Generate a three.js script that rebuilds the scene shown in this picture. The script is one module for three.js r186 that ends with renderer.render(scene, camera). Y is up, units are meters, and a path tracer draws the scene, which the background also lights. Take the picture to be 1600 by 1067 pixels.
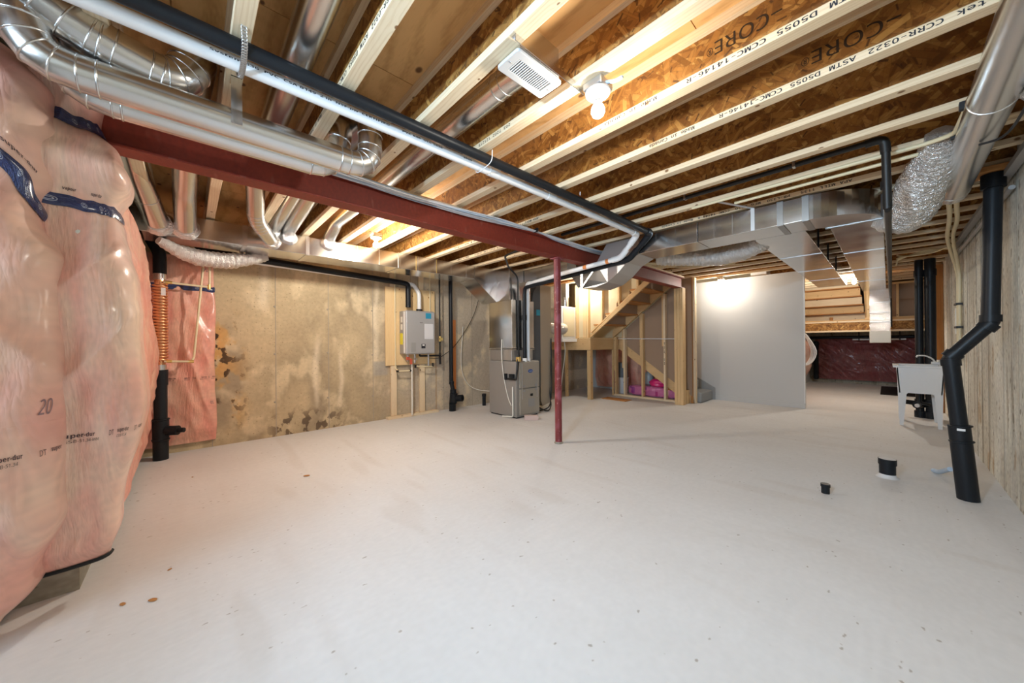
import * as THREE from 'three';
import { mergeGeometries, mergeVertices } from 'three/addons/utils/BufferGeometryUtils.js';
import { RoundedBoxGeometry } from 'three/addons/geometries/RoundedBoxGeometry.js';
import { RectAreaLightUniformsLib } from 'three/addons/lights/RectAreaLightUniformsLib.js';
import { ImprovedNoise } from 'three/addons/math/ImprovedNoise.js';

// ---------------------------------------------------------------- camera, sky, lights, exposure
// Axes: +X towards the right-hand concrete wall, -Z along the steel beam away from the camera, y up.
const scene = new THREE.Scene();
const renderer = new THREE.WebGLRenderer({ antialias: true });
renderer.toneMapping = THREE.LinearToneMapping;
renderer.toneMappingExposure = 1.03;
renderer.shadowMap.enabled = true;
RectAreaLightUniformsLib.init();

const camera = new THREE.PerspectiveCamera(88.83, 1600 / 1067, 0.03, 60);
{
  const yaw = THREE.MathUtils.degToRad(47.154), pitch = THREE.MathUtils.degToRad(0.138), roll = THREE.MathUtils.degToRad(-0.469);
  const f = new THREE.Vector3(-Math.sin(yaw) * Math.cos(pitch), Math.sin(pitch), -Math.cos(yaw) * Math.cos(pitch));
  const r = new THREE.Vector3().crossVectors(f, new THREE.Vector3(0, 1, 0)).normalize();
  const u = new THREE.Vector3().crossVectors(r, f);
  const r2 = r.clone().multiplyScalar(Math.cos(roll)).addScaledVector(u, Math.sin(roll));
  const u2 = u.clone().multiplyScalar(Math.cos(roll)).addScaledVector(r, -Math.sin(roll));
  camera.quaternion.setFromRotationMatrix(new THREE.Matrix4().makeBasis(r2, u2, f.clone().negate()));
  camera.position.set(0, 1.2, 0);
}
scene.add(camera);

const SKY = new THREE.Color(0.62, 0.78, 1.0);
scene.background = SKY.clone().multiplyScalar(2.5);   // overcast daylight outside the basement window behind the camera

// daylight through the basement window in the wall behind the camera
const WIN = { x0: -1.5, x1: 0.3, y0: 1.35, y1: 2.3, z: 2.4 };
const dayLight = new THREE.RectAreaLight(new THREE.Color(0.60, 0.80, 1.0), 16, WIN.x1 - WIN.x0, WIN.y1 - WIN.y0);
dayLight.position.set((WIN.x0 + WIN.x1) / 2, (WIN.y0 + WIN.y1) / 2, WIN.z + 0.2);
dayLight.lookAt(dayLight.position.x, dayLight.position.y, -5);
scene.add(dayLight);

// the photographer's cool flash on a stand just behind and left of the camera (its shadows point back to this spot)
const FLASH = { x: -0.72, y: 2.02, z: 0.80, tx: -1.25, ty: 0.85, tz: -3.4 };
const flash = new THREE.SpotLight(new THREE.Color(0.52, 0.76, 1.0), 25, 0, THREE.MathUtils.degToRad(64), 0.75, 2);
flash.position.set(FLASH.x, FLASH.y, FLASH.z - 0.02); flash.target.position.set(FLASH.tx, FLASH.ty, FLASH.tz);
flash.castShadow = true; flash.shadow.radius = 2.5; flash.shadow.bias = -0.002; scene.add(flash, flash.target);

const BULB_COLOR = new THREE.Color(1.0, 0.94, 0.84);
const BULB_POWER = 5.2;      // candela of each bare lamp

// ---------------------------------------------------------------- helpers
let seedState = 20240611;
const rnd = () => { seedState = (seedState + 0x6d2b79f5) | 0; let t = Math.imul(seedState ^ (seedState >>> 15), 1 | seedState); t = (t + Math.imul(t ^ (t >>> 7), 61 | t)) ^ t; return ((t ^ (t >>> 14)) >>> 0) / 4294967296; };
const rr = (a, b) => a + (b - a) * rnd();
const V = (x, y, z) => new THREE.Vector3(x, y, z);
const perlin = new ImprovedNoise();
const N = (x, y, z = 0) => perlin.noise(x, y, z);
const fbm = (x, y, z = 0, o = 4) => { let s = 0, a = 0.5, f = 1; for (let i = 0; i < o; i++) { s += a * N(x * f, y * f, z + i * 7.3); a *= 0.5; f *= 2.03; } return s; };
const clamp = (x, a = 0, b = 1) => Math.min(b, Math.max(a, x));
const smooth = (a, b, x) => { const t = clamp((x - a) / (b - a)); return t * t * (3 - 2 * t); };
const lerp = (a, b, t) => a + (b - a) * t;

const used = new Map();
function numbered(name) {
  const n = used.get(name) || 0; used.set(name, n + 1);
  return n ? name + '_' + String(n).padStart(3, '0') : name;
}
function tag(o, label, category, group) { o.userData.label = label; o.userData.category = category; if (group) o.userData.group = group; return o; }
function thing(name, label, category, group, pos = [0, 0, 0]) {
  const o = new THREE.Group(); o.name = numbered(name); o.position.set(...pos); scene.add(o);
  return tag(o, label, category, group);
}
function part(name, geo, mat, parent, label) {
  const g = Array.isArray(geo) ? merged(geo) : geo;
  const m = new THREE.Mesh(g, mat); m.name = parent === scene ? numbered(name) : name;
  m.castShadow = m.receiveShadow = true;
  if (parent !== scene && parent.userData.category !== undefined) {       // geometry is written in world metres: shift to the thing's base
    m.position.set(-parent.position.x, -parent.position.y, -parent.position.z);
  }
  parent.add(m);
  if (label) m.userData.label = label;
  return m;
}
function parts(name, list, mat, parent, label) { return list.map((g) => part(name, g, mat, parent, label)); }
function single(name, geo, mat, label, category, group) { return tag(part(name, geo, mat, scene), label, category, group); }
function struct(name, geo, mat) { const m = part(name, geo, mat, scene); m.userData.kind = 'structure'; return m; }
function merged(list) {
  const gs = list.map((g) => { const n = g.index ? g.toNonIndexed() : g; for (const k of Object.keys(n.attributes)) if (!['position', 'normal', 'uv'].includes(k)) n.deleteAttribute(k); return n; });
  return mergeGeometries(gs);
}
// uv in metres: u along the axis L, v across
function metreUV(g, L = 'x', ou = 0, ov = 0) {
  const p = g.attributes.position, n = g.attributes.normal, uv = new Float32Array(p.count * 2);
  for (let i = 0; i < p.count; i++) {
    const c = { x: p.getX(i), y: p.getY(i), z: p.getZ(i) }, a = { x: Math.abs(n.getX(i)), y: Math.abs(n.getY(i)), z: Math.abs(n.getZ(i)) };
    const d = a.x >= a.y && a.x >= a.z ? 'x' : a.y >= a.z ? 'y' : 'z';
    let ks = ['x', 'y', 'z'].filter((k) => k !== d);
    let ku = L, kv;
    if (d === L) { [ku, kv] = ks; } else kv = ks.find((k) => k !== L);
    uv[2 * i] = c[ku] + ou + (d === L ? 0.37 : 0); uv[2 * i + 1] = c[kv] + ov + (d === 'y' ? 0.11 : 0);
  }
  g.setAttribute('uv', new THREE.BufferAttribute(uv, 2));
  return g;
}
// axis-aligned box between two corners, with uv in metres
function bx(x0, x1, y0, y1, z0, z1, L = 'x', rand = true) {
  const g = new THREE.BoxGeometry(Math.abs(x1 - x0), Math.abs(y1 - y0), Math.abs(z1 - z0));
  g.translate((x0 + x1) / 2, (y0 + y1) / 2, (z0 + z1) / 2);
  return metreUV(g, L, rand ? rr(0, 3) : 0, rand ? rr(0, 3) : 0);
}
// box with softened edges
function rbx(x0, x1, y0, y1, z0, z1, r = 0.006, L = 'x', seg = 2) {
  const g = new RoundedBoxGeometry(Math.abs(x1 - x0), Math.abs(y1 - y0), Math.abs(z1 - z0), seg, r);
  g.translate((x0 + x1) / 2, (y0 + y1) / 2, (z0 + z1) / 2);
  return metreUV(g, L, rr(0, 3), rr(0, 3));
}
// beam of rectangular section w (horizontal, across) x h between two points; `up` fixes the section's h direction
function bar(a, b, w, h, up = V(0, 1, 0)) {
  const d = b.clone().sub(a), len = d.length(); d.normalize();
  const s = new THREE.Vector3().crossVectors(d, up).normalize(), u = new THREE.Vector3().crossVectors(s, d);
  const g = new THREE.BoxGeometry(len, h, w); metreUV(g, 'x', rr(0, 3), rr(0, 3));
  g.applyMatrix4(new THREE.Matrix4().makeBasis(d, u, s).setPosition(a.clone().add(b).multiplyScalar(0.5)));
  return g;
}
// polygon in one plane, extruded: axis 'z' -> pts are (x,y); axis 'x' -> pts are (z,y); axis 'y' -> pts are (x,z)
function prism(pts, a, b, axis = 'z', L = 'x', bevel = 0) {
  const s = new THREE.Shape(pts.map((p) => new THREE.Vector2(p[0], p[1])));
  const g = new THREE.ExtrudeGeometry(s, { depth: b - a - 2 * bevel, bevelEnabled: bevel > 0, bevelSize: bevel, bevelThickness: bevel, bevelSegments: 2, curveSegments: 10 });
  g.translate(0, 0, a + bevel);
  const p = g.attributes.position, n = g.attributes.normal;
  if (axis !== 'z') for (const q of [p, n]) for (let i = 0; i < q.count; i++) {
    const x = q.getX(i), y = q.getY(i), z = q.getZ(i);
    if (axis === 'x') q.setXYZ(i, z, y, x); else q.setXYZ(i, x, z, y);
  }
  if (axis !== 'z') for (const q of Object.values(g.attributes)) {       // keep the winding outward after the swap
    const it = q.itemSize, arr = q.array;
    for (let t = 0; t < q.count; t += 3) for (let c = 0; c < it; c++) { const k = arr[(t + 1) * it + c]; arr[(t + 1) * it + c] = arr[(t + 2) * it + c]; arr[(t + 2) * it + c] = k; }
  }
  return metreUV(g, L, rr(0, 3), rr(0, 3));
}
// polyline with rounded corners -> sampled points
function fillet(pts, bend, n = 6) {
  const out = [pts[0].clone()];
  for (let i = 1; i < pts.length - 1; i++) {
    const a = pts[i - 1], b = pts[i], c = pts[i + 1];
    const d1 = a.clone().sub(b), d2 = c.clone().sub(b), l = Math.min(bend, d1.length() * 0.49, d2.length() * 0.49);
    const p = b.clone().addScaledVector(d1.normalize(), l), q = b.clone().addScaledVector(d2.normalize(), l);
    for (let k = 0; k <= n; k++) { const t = k / n; out.push(p.clone().multiplyScalar((1 - t) * (1 - t)).addScaledVector(b, 2 * t * (1 - t)).addScaledVector(q, t * t)); }
  }
  out.push(pts[pts.length - 1].clone());
  return out;
}
function curve(pts, n = 40) { return new THREE.CatmullRomCurve3(pts, false, 'centripetal').getSpacedPoints(n); }
// tube along sampled points; radius may vary: rf(s metres, angle) -> radius
function sweep(P, r, { seg = 14, caps = true, rf = null, flat = 1 } = {}) {
  const n = P.length, T = [], pos = [], nor = [], uv = [], idx = [];
  for (let i = 0; i < n; i++) T.push(P[Math.min(n - 1, i + 1)].clone().sub(P[Math.max(0, i - 1)]).normalize());
  let u = Math.abs(T[0].y) < 0.9 ? V(0, 1, 0) : V(1, 0, 0);
  u.addScaledVector(T[0], -u.dot(T[0])).normalize();
  let s = 0; const frames = [];
  for (let i = 0; i < n; i++) {
    if (i) { s += P[i].distanceTo(P[i - 1]); u.addScaledVector(T[i], -u.dot(T[i])).normalize(); }
    const w = new THREE.Vector3().crossVectors(T[i], u); frames.push([u.clone(), w.clone()]);
    for (let k = 0; k <= seg; k++) {
      const a = (k / seg) * Math.PI * 2, R = rf ? rf(s, a, i / (n - 1)) : r;
      const d = u.clone().multiplyScalar(Math.cos(a) * flat).addScaledVector(w, Math.sin(a));
      const q = P[i].clone().addScaledVector(d, R);
      pos.push(q.x, q.y, q.z); d.normalize(); nor.push(d.x, d.y, d.z); uv.push(s, (k / seg) * Math.PI * 2 * r);
    }
  }
  for (let i = 0; i < n - 1; i++) for (let k = 0; k < seg; k++) { const a = i * (seg + 1) + k, b = a + seg + 1; idx.push(a, a + 1, b, b, a + 1, b + 1); }
  if (caps) for (const e of [0, n - 1]) {
    const base = pos.length / 3, t = T[e].clone().multiplyScalar(e ? 1 : -1);
    pos.push(P[e].x, P[e].y, P[e].z); nor.push(t.x, t.y, t.z); uv.push(0, 0);
    for (let k = 0; k <= seg; k++) { const j = (e * (seg + 1) + k) * 3; pos.push(pos[j], pos[j + 1], pos[j + 2]); nor.push(t.x, t.y, t.z); uv.push(Math.cos(k / seg * 6.283) * r, Math.sin(k / seg * 6.283) * r); }
    for (let k = 0; k < seg; k++) e ? idx.push(base, base + 1 + k, base + 2 + k) : idx.push(base, base + 2 + k, base + 1 + k);
  }
  const g = new THREE.BufferGeometry();
  g.setAttribute('position', new THREE.Float32BufferAttribute(pos, 3)); g.setAttribute('normal', new THREE.Float32BufferAttribute(nor, 3)); g.setAttribute('uv', new THREE.Float32BufferAttribute(uv, 2));
  g.setIndex(idx);
  if (rf) g.computeVertexNormals();
  return g;
}
const pipe = (pts, r, bend = 0.05, o = {}) => sweep(pts.length > 2 ? fillet(pts, bend) : pts, r, o);
// ring / collar around a point on a pipe
function collar(p, dir, r, len, o = {}) { const d = dir.clone().normalize().multiplyScalar(len / 2); return sweep([p.clone().sub(d), p.clone().add(d)], r, { seg: 18, ...o }); }
// hollow-looking bead
function bead(p, dir, R, r) {
  const g = new THREE.TorusGeometry(R, r, 8, 24);
  g.applyQuaternion(new THREE.Quaternion().setFromUnitVectors(V(0, 0, 1), dir.clone().normalize())); g.translate(p.x, p.y, p.z); return g;
}
function lathe(profile, pos, seg = 24) { const g = new THREE.LatheGeometry(profile.map((p) => new THREE.Vector2(p[0], p[1])), seg); g.translate(...pos); return g; }
// crinkled foil hose
function foilHose(pts, r, { n = 150, pitch = 0.045, rough = 1, seg = 26, ends = 0.86, prof = null } = {}) {
  const P = curve(pts, n), sd = rr(0, 50);
  return sweep(P, r, { seg, rf: (s, a, t) => {
    const e = Math.min(t, 1 - t), neck = lerp(ends, 1, smooth(0, 0.06, e));
    const ring = 0.035 * Math.sin(s / pitch * 6.283 + 1.5 * N(s * 6, Math.cos(a), sd));
    const crink = 0.10 * N(s * 16 + sd, Math.cos(a) * 2.2, Math.sin(a) * 2.2) + 0.06 * Math.abs(N(s * 42, Math.cos(a) * 3 + sd, Math.sin(a) * 3));
    return r * neck * (prof ? prof(t) : 1) * (1 + rough * (ring + crink));
  } });
}
// ---------------------------------------------------------------- procedural textures and materials
function canvasTex(w, h, draw, srgb = true) {
  const c = document.createElement('canvas'); c.width = w; c.height = h; draw(c.getContext('2d'), w, h);
  const t = new THREE.CanvasTexture(c); if (srgb) t.colorSpace = THREE.SRGBColorSpace;
  t.wrapS = t.wrapT = THREE.RepeatWrapping; return t;
}
function dataTex(w, h, f, srgb = true) {
  const d = new Uint8Array(w * h * 4);
  for (let y = 0; y < h; y++) for (let x = 0; x < w; x++) { const c = f(x / w, y / h), i = (y * w + x) * 4; d[i] = clamp(c[0]) * 255; d[i + 1] = clamp(c[1]) * 255; d[i + 2] = clamp(c[2]) * 255; d[i + 3] = 255; }
  const t = new THREE.DataTexture(d, w, h); if (srgb) t.colorSpace = THREE.SRGBColorSpace;
  t.wrapS = t.wrapT = THREE.RepeatWrapping; t.magFilter = THREE.LinearFilter; t.minFilter = THREE.LinearFilter; t.needsUpdate = true; return t;
}
const mix3 = (a, b, t) => [lerp(a[0], b[0], t), lerp(a[1], b[1], t), lerp(a[2], b[2], t)];
// periodic noise on the unit square
const pn = (u, v, fu, fv, z = 0) => { const a = u * Math.PI * 2, b = v * Math.PI * 2; return N(Math.cos(a) * fu / 6.283 + 9.1, Math.sin(a) * fu / 6.283 + z, Math.cos(b) * fv / 6.283 + 3.7) * 0.6 + N(Math.sin(b) * fv / 6.283 + z, Math.cos(a + 1) * fu / 6.283, Math.sin(a + 2) * fu / 6.283 + 5) * 0.6; };
const reps = (t, w, h) => { t.repeat.set(1 / w, 1 / h); return t; };
const std = (o) => new THREE.MeshStandardMaterial(o);
const phys = (o) => new THREE.MeshPhysicalMaterial(o);

// oriented strand board, 1.2 m tile
const osbTex = reps(canvasTex(1024, 1024, (c, w, h) => {
  c.fillStyle = '#96652c'; c.fillRect(0, 0, w, h);
  const pal = ['#a87638', '#b98644', '#96652a', '#845520', '#c89a54', '#734715', '#a57030', '#5c3812', '#ae7c38'];
  for (let i = 0; i < 5200; i++) {
    const x = rnd() * w, y = rnd() * h, l = rr(22, 95), b = rr(5, 22), a = rr(-1.2, 1.2) + (rnd() < 0.4 ? Math.PI / 2 : 0);
    c.globalAlpha = rr(0.35, 0.9); c.fillStyle = pal[Math.floor(rnd() * (i < 2500 ? 9 : 7))];
    for (const ox of [-w, 0, w]) for (const oy of [-h, 0, h]) {
      if (x + ox < -110 || x + ox > w + 110 || y + oy < -110 || y + oy > h + 110) continue;
      c.save(); c.translate(x + ox, y + oy); c.rotate(a); c.beginPath(); c.moveTo(-l / 2, -b / 2 * 0.6); c.lineTo(-l / 4, -b / 2); c.lineTo(l / 2, -b * 0.4); c.lineTo(l * 0.42, b / 2); c.lineTo(-l * 0.4, b * 0.45); c.closePath(); c.fill();
      c.globalAlpha *= 0.6; c.strokeStyle = '#5f3d17'; c.lineWidth = 1; c.stroke(); c.restore(); c.globalAlpha = 0.7;
    }
  }
  c.globalAlpha = 0.75; c.fillStyle = '#4a2e12';
  for (let i = 0; i < 260; i++) { c.save(); c.translate(rnd() * w, rnd() * h); c.rotate(rnd() * 6); c.fillRect(0, 0, rr(5, 26), rr(2, 6)); c.restore(); }
}), 1.75, 1.75);
// spruce lumber, 2.4 m x 0.30 m tile, grain along u
function woodTex(base, dark, knots, w = 1024, h = 256) {
  const ks = []; for (let i = 0; i < knots; i++) ks.push([rnd(), rnd(), rr(0.006, 0.014)]);
  return dataTex(w, h, (u, v) => {
    let warp = 0, kn = 0;
    for (const [ku, kv, kr] of ks) { const du = (u - ku) * 8, dv = v - kv, d = Math.hypot(du / 1.3, dv); warp += 0.05 * Math.exp(-d * d * 160) * Math.sign(dv); kn = Math.max(kn, smooth(kr * 3.2, kr * 1.6, d)); }
    const vv = v + warp + 0.06 * pn(u, v, 6, 3, 2);
    const g = 0.5 + 0.5 * Math.sin(vv * 6.283 * 17 + 3 * pn(u, v, 4, 8, 5));
    const fine = pn(u, v, 40, 160, 11), big = pn(u, v, 5, 4, 21);
    let t = 0.30 * Math.pow(g, 3) + 0.22 * fine + 0.25 * big + 0.06;
    let c = mix3(base, dark, clamp(t));
    return mix3(c, [0.42, 0.26, 0.13], kn * 0.75);
  });
}
const pineTex = reps(woodTex([0.92, 0.835, 0.70], [0.80, 0.67, 0.50], 9), 2.4, 0.3);
const pineTex2 = reps(woodTex([0.88, 0.74, 0.54], [0.72, 0.55, 0.35], 12), 2.4, 0.3);
const plyTex = reps(dataTex(1024, 512, (u, v) => {
  const q = v + 0.10 * pn(u, v, 5, 4, 3) + 0.03 * pn(u, v, 14, 9, 8);
  const g = 0.5 + 0.5 * Math.sin(q * 6.283 * 11 + 5 * pn(u, v, 3, 3, 1));
  let c = mix3([0.86, 0.68, 0.45], [0.68, 0.49, 0.27], clamp(0.42 * Math.pow(g, 2) + 0.3 * pn(u, v, 60, 200, 4) + 0.25 * pn(u, v, 4, 5, 9)));
  return c;
}), 2.44, 1.22);
{ // knots in the plywood face
  const t = plyTex.image; const px = t.data, w = t.width, h = t.height;
  for (let i = 0; i < 34; i++) { const cx = rnd() * w, cy = rnd() * h, r = rr(3, 8); for (let y = -12; y <= 12; y++) for (let x = -18; x <= 18; x++) { const d = Math.hypot(x / 1.5, y) / r; if (d > 1.2) continue; const k = smooth(1.2, 0.5, d) * 0.75, o = ((((cy + y) | 0) + h) % h * w + (((cx + x) | 0) + w) % w) * 4; px[o] = lerp(px[o], 80, k); px[o + 1] = lerp(px[o + 1], 48, k); px[o + 2] = lerp(px[o + 2], 24, k); } }
}
const M = {};
M.osb = std({ map: osbTex, roughness: 0.72, bumpMap: osbTex, bumpScale: 0.0015 });
M.flange = std({ map: pineTex, roughness: 0.7 });
M.pine = std({ map: pineTex2, roughness: 0.72 });
M.pineDark = std({ map: pineTex2, roughness: 0.75, color: 0xd9b48c });
M.pinePale = std({ map: pineTex, roughness: 0.75 });
M.ply = std({ map: plyTex, roughness: 0.72 });
M.plyPale = std({ map: pineTex, roughness: 0.7, color: 0xfff4dc });
M.paperBack = std({ color: new THREE.Color(0.36, 0.245, 0.165), roughness: 0.9, bumpMap: pineTex, bumpScale: 0.0006 });
M.paperPale = std({ color: new THREE.Color(0.70, 0.60, 0.40), roughness: 0.9 });

// left concrete wall: own stains at their places. uv in metres, u runs along -z from the near corner, v up
const WL = 8.4, WH = 2.45;
const leftTex = dataTex(2048, 640, (u, v) => {
  const x = u * WL, y = v * WH;
  const big = fbm(x * 0.9, y * 0.9, 3), mid = fbm(x * 3.1, y * 2.2, 9), fine = fbm(x * 26, y * 26, 5, 3);
  let c = mix3([0.67, 0.60, 0.48], [0.56, 0.50, 0.40], clamp(0.5 + 2.2 * big + 0.9 * mid));
  c = mix3(c, [0.47, 0.42, 0.35], smooth(0.05, 0.3, fbm(x * 1.7 + 4, y * 0.7, 41)) * 0.55);
  c = mix3(c, [0.63, 0.59, 0.54], smooth(1.9, 3.4, x + 0.8 * mid) * 0.75);           // greyer pours towards the heater
  c = mix3(c, [0.80, 0.73, 0.60], clamp(smooth(0.02, 0.28, mid) * 0.6));             // lime bloom
  for (const [sx, w0, y0, y1] of [[1.62, 0.06, 0.3, 1.1], [1.92, 0.05, 0.25, 0.95], [2.42, 0.06, 0.8, 2.0], [1.05, 0.09, 1.5, 2.1], [4.6, 0.05, 0.4, 1.6]]) // pale drips
    c = mix3(c, [0.80, 0.75, 0.66], 0.55 * smooth(w0, 0.0, Math.abs(x - sx + 0.05 * mid)) * smooth(y0 - 0.1, y0 + 0.15, y) * smooth(y1 + 0.2, y1 - 0.1, y));
  const pit = N(x * 60, y * 60, 2); c = mix3(c, [0.44, 0.37, 0.28], smooth(0.46, 0.6, pit) * 0.5);
  const blot = fbm(x * 5.3 + 2, y * 4.1, 17);                                          // rusty, flaking patch beside the batt
  const zone = smooth(0.26, 0.36, x) * smooth(0.98, 0.6, x) * smooth(0.08, 0.3, y) * smooth(1.55, 1.2, y);
  c = mix3(c, [0.70, 0.52, 0.29], zone * smooth(-0.05, 0.16, blot) * 0.8);
  const fl = fbm(x * 11, y * 9, 23); c = mix3(c, [0.20, 0.14, 0.09], zone * smooth(0.12, 0.17, fl) * 0.92 * smooth(-0.1, 0.1, blot));
  const zone2 = smooth(1.0, 1.25, x) * smooth(2.1, 1.7, x) * smooth(0.34, 0.15, y);
  c = mix3(c, [0.33, 0.27, 0.21], zone2 * smooth(0.04, 0.13, fl) * 0.85);
  c = mix3(c, [0.52, 0.33, 0.16], smooth(0.02, 0.0, Math.abs(x - 3.42 - 0.02 * mid)) * smooth(1.0, 0.7, y) * 0.35);
  c = mix3(c, [0.55, 0.53, 0.50], smooth(2.35, 2.4, x) * smooth(2.62, 2.56, x) * smooth(0.62, 0.66, y) * smooth(0.86, 0.82, y) * 0.7);
  const k = 1.17 + 0.10 * fine; return [c[0] * k, c[1] * k, c[2] * k];
});
leftTex.wrapS = leftTex.wrapT = THREE.ClampToEdgeWrapping;
M.wallLeft = std({ map: leftTex, roughness: 0.88, bumpMap: leftTex, bumpScale: 0.004 });
// board-marked concrete of the right wall, 3.66 m x 2.44 m tile
const rightTex = dataTex(1536, 1024, (u, v) => {
  const x = u * 3.66, y = v * 2.44;
  const big = pn(u, v, 7, 4, 1), streak = pn(u, v, 90, 5, 6), fine = pn(u, v, 160, 110, 2), mid = pn(u, v, 22, 9, 12);
  let c = mix3([0.89, 0.88, 0.83], [0.75, 0.72, 0.66], clamp(0.45 + 1.0 * big + 0.5 * streak));
  c = mix3(c, [0.60, 0.54, 0.45], smooth(0.15, 0.45, pn(u, v, 40, 3, 51)) * 0.5);
  c = mix3(c, [0.88, 0.87, 0.85], clamp(0.6 * mid));
  c = mix3(c, [0.42, 0.36, 0.28], smooth(0.33, 0.5, pn(u, v, 120, 60, 31)) * 0.55);
  c = mix3(c, [0.62, 0.46, 0.28], smooth(0.36, 0.5, pn(u, v, 26, 12, 41)) * 0.4);
  const k = 1 + 0.13 * fine; return [c[0] * k, c[1] * k, c[2] * k];
});
reps(rightTex, 3.66, 2.44);
M.wallRight = std({ map: rightTex, roughness: 0.9, bumpMap: rightTex, bumpScale: 0.004 });
M.fin = std({ color: new THREE.Color(0.38, 0.33, 0.26), roughness: 0.95 });
M.concreteGrey = std({ map: rightTex, color: 0xb8b4ad, roughness: 0.9 });
// floor slab, 7 m tile: trowelled pale concrete with dusty swirls, scuffs and specks
const floorTex = reps(dataTex(2048, 2048, (u, v) => {
  const sw = pn(u + 0.05 * pn(u, v, 5, 5, 2), v + 0.06 * pn(u, v, 6, 4, 7), 9, 22, 3), big = pn(u, v, 4, 4, 5), fine = pn(u, v, 300, 300, 8), str = pn(u, v, 18, 140, 14);
  let c = mix3([0.87, 0.865, 0.86], [0.83, 0.815, 0.80], clamp(0.35 + 0.55 * big + 0.45 * sw));
  c = mix3(c, [0.78, 0.75, 0.72], smooth(0.20, 0.5, pn(u, v, 9, 60, 22)) * 0.25);
  c = mix3(c, [0.91, 0.905, 0.90], clamp(0.22 * str));
  c = mix3(c, [0.42, 0.36, 0.29], smooth(0.60, 0.68, pn(u, v, 400, 330, 33)) * 0.4);
  const k = 1 + 0.02 * fine; return [c[0] * k, c[1] * k, c[2] * k];
}), 7, 7);
M.floor = std({ map: floorTex, roughness: 0.66 });

// metals
const dentTex = reps(dataTex(512, 512, (u, v) => { const k = 0.5 + 0.5 * pn(u, v, 5, 5, 3); return [k, k, k]; }, false), 1.1, 1.1);
const galvRough = reps(dataTex(512, 512, (u, v) => { const k = 0.19 + 0.07 * pn(u, v, 4, 5, 4); return [k, k, k]; }, false), 0.8, 0.8);
M.galv = std({ color: new THREE.Color(0.70, 0.70, 0.69), metalness: 1, roughness: 1, roughnessMap: galvRough, bumpMap: dentTex, bumpScale: 0.0018 });
M.galvRound = std({ color: new THREE.Color(0.72, 0.715, 0.70), metalness: 1, roughness: 0.26, bumpMap: dentTex, bumpScale: 0.003 });
M.dipMetal = std({ color: new THREE.Color(0.34, 0.335, 0.325), metalness: 0.95, roughness: 0.3 });
M.galvDull = std({ color: new THREE.Color(0.56, 0.555, 0.545), metalness: 0.9, roughness: 0.42 });
M.foilTape = std({ color: new THREE.Color(0.80, 0.80, 0.80), metalness: 1, roughness: 0.2, bumpMap: reps(dataTex(256, 256, (u, v) => { const k = 0.5 + 0.5 * pn(u, v, 60, 60, 3); return [k, k, k]; }, false), 0.3, 0.3), bumpScale: 0.01 });
M.foil = std({ color: new THREE.Color(0.80, 0.78, 0.75), metalness: 0.85, roughness: 0.3, bumpMap: reps(dataTex(512, 512, (u, v) => { const a = Math.abs(pn(u, v, 120, 40, 3)) + 0.5 * Math.abs(pn(u, v, 60, 130, 9)); return [a, a, a]; }, false), 0.6, 0.6), bumpScale: 0.012 });
M.chain = std({ color: new THREE.Color(0.55, 0.54, 0.52), metalness: 1, roughness: 0.38 });
M.black = phys({ color: new THREE.Color(0.012, 0.014, 0.017), roughness: 0.4, specularIntensity: 0.5 });
M.blackIron = std({ color: new THREE.Color(0.022, 0.021, 0.020), roughness: 0.45, metalness: 0.4 });
M.pvc = std({ color: new THREE.Color(0.84, 0.84, 0.83), roughness: 0.3 });
M.pex = std({ color: new THREE.Color(0.78, 0.67, 0.43), roughness: 0.42 });
M.pexWhite = std({ color: new THREE.Color(0.80, 0.78, 0.70), roughness: 0.4 });
M.copper = std({ color: new THREE.Color(0.80, 0.42, 0.22), metalness: 1, roughness: 0.33 });
M.steelGrey = std({ color: new THREE.Color(0.36, 0.35, 0.335), roughness: 0.5, metalness: 0.2 });
M.furnace = std({ color: new THREE.Color(0.33, 0.31, 0.285), roughness: 0.42, metalness: 0.35 });
M.furnaceTan = std({ color: new THREE.Color(0.40, 0.36, 0.30), roughness: 0.42, metalness: 0.3 });
M.brass = std({ color: new THREE.Color(0.85, 0.62, 0.22), metalness: 0.8, roughness: 0.35 });
M.registerWhite = std({ color: new THREE.Color(0.60, 0.59, 0.575), roughness: 0.45 });
M.white = std({ color: new THREE.Color(0.83, 0.82, 0.80), roughness: 0.42 });
M.tub = phys({ color: new THREE.Color(0.80, 0.79, 0.77), roughness: 0.3, clearcoat: 0.3, clearcoatRoughness: 0.3 });
M.drywall = std({ color: new THREE.Color(0.60, 0.585, 0.56), roughness: 0.92 });
M.carpet = std({ color: new THREE.Color(0.33, 0.335, 0.33), roughness: 1, bumpMap: reps(dataTex(256, 256, (u, v) => { const k = 0.5 + 0.5 * pn(u, v, 120, 120, 2); return [k, k, k]; }, false), 0.25, 0.25), bumpScale: 0.006 });
M.wire = std({ color: new THREE.Color(0.78, 0.78, 0.79), roughness: 0.45 });
M.wireBlue = std({ color: new THREE.Color(0.45, 0.55, 0.66), roughness: 0.45 });
M.cable = std({ color: new THREE.Color(0.012, 0.012, 0.013), roughness: 0.5 });
M.orange = std({ color: new THREE.Color(0.72, 0.25, 0.07), roughness: 0.7 });
M.yellow = std({ color: new THREE.Color(0.80, 0.70, 0.05), roughness: 0.5 });
M.greyPail = std({ color: new THREE.Color(0.15, 0.165, 0.17), roughness: 0.5 });
M.porcelain = phys({ color: new THREE.Color(0.62, 0.61, 0.59), roughness: 0.25, clearcoat: 0.6 });
M.bulb = std({ color: 0xffffff, emissive: new THREE.Color(1.0, 0.86, 0.62), emissiveIntensity: 14, roughness: 0.4 });
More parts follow.
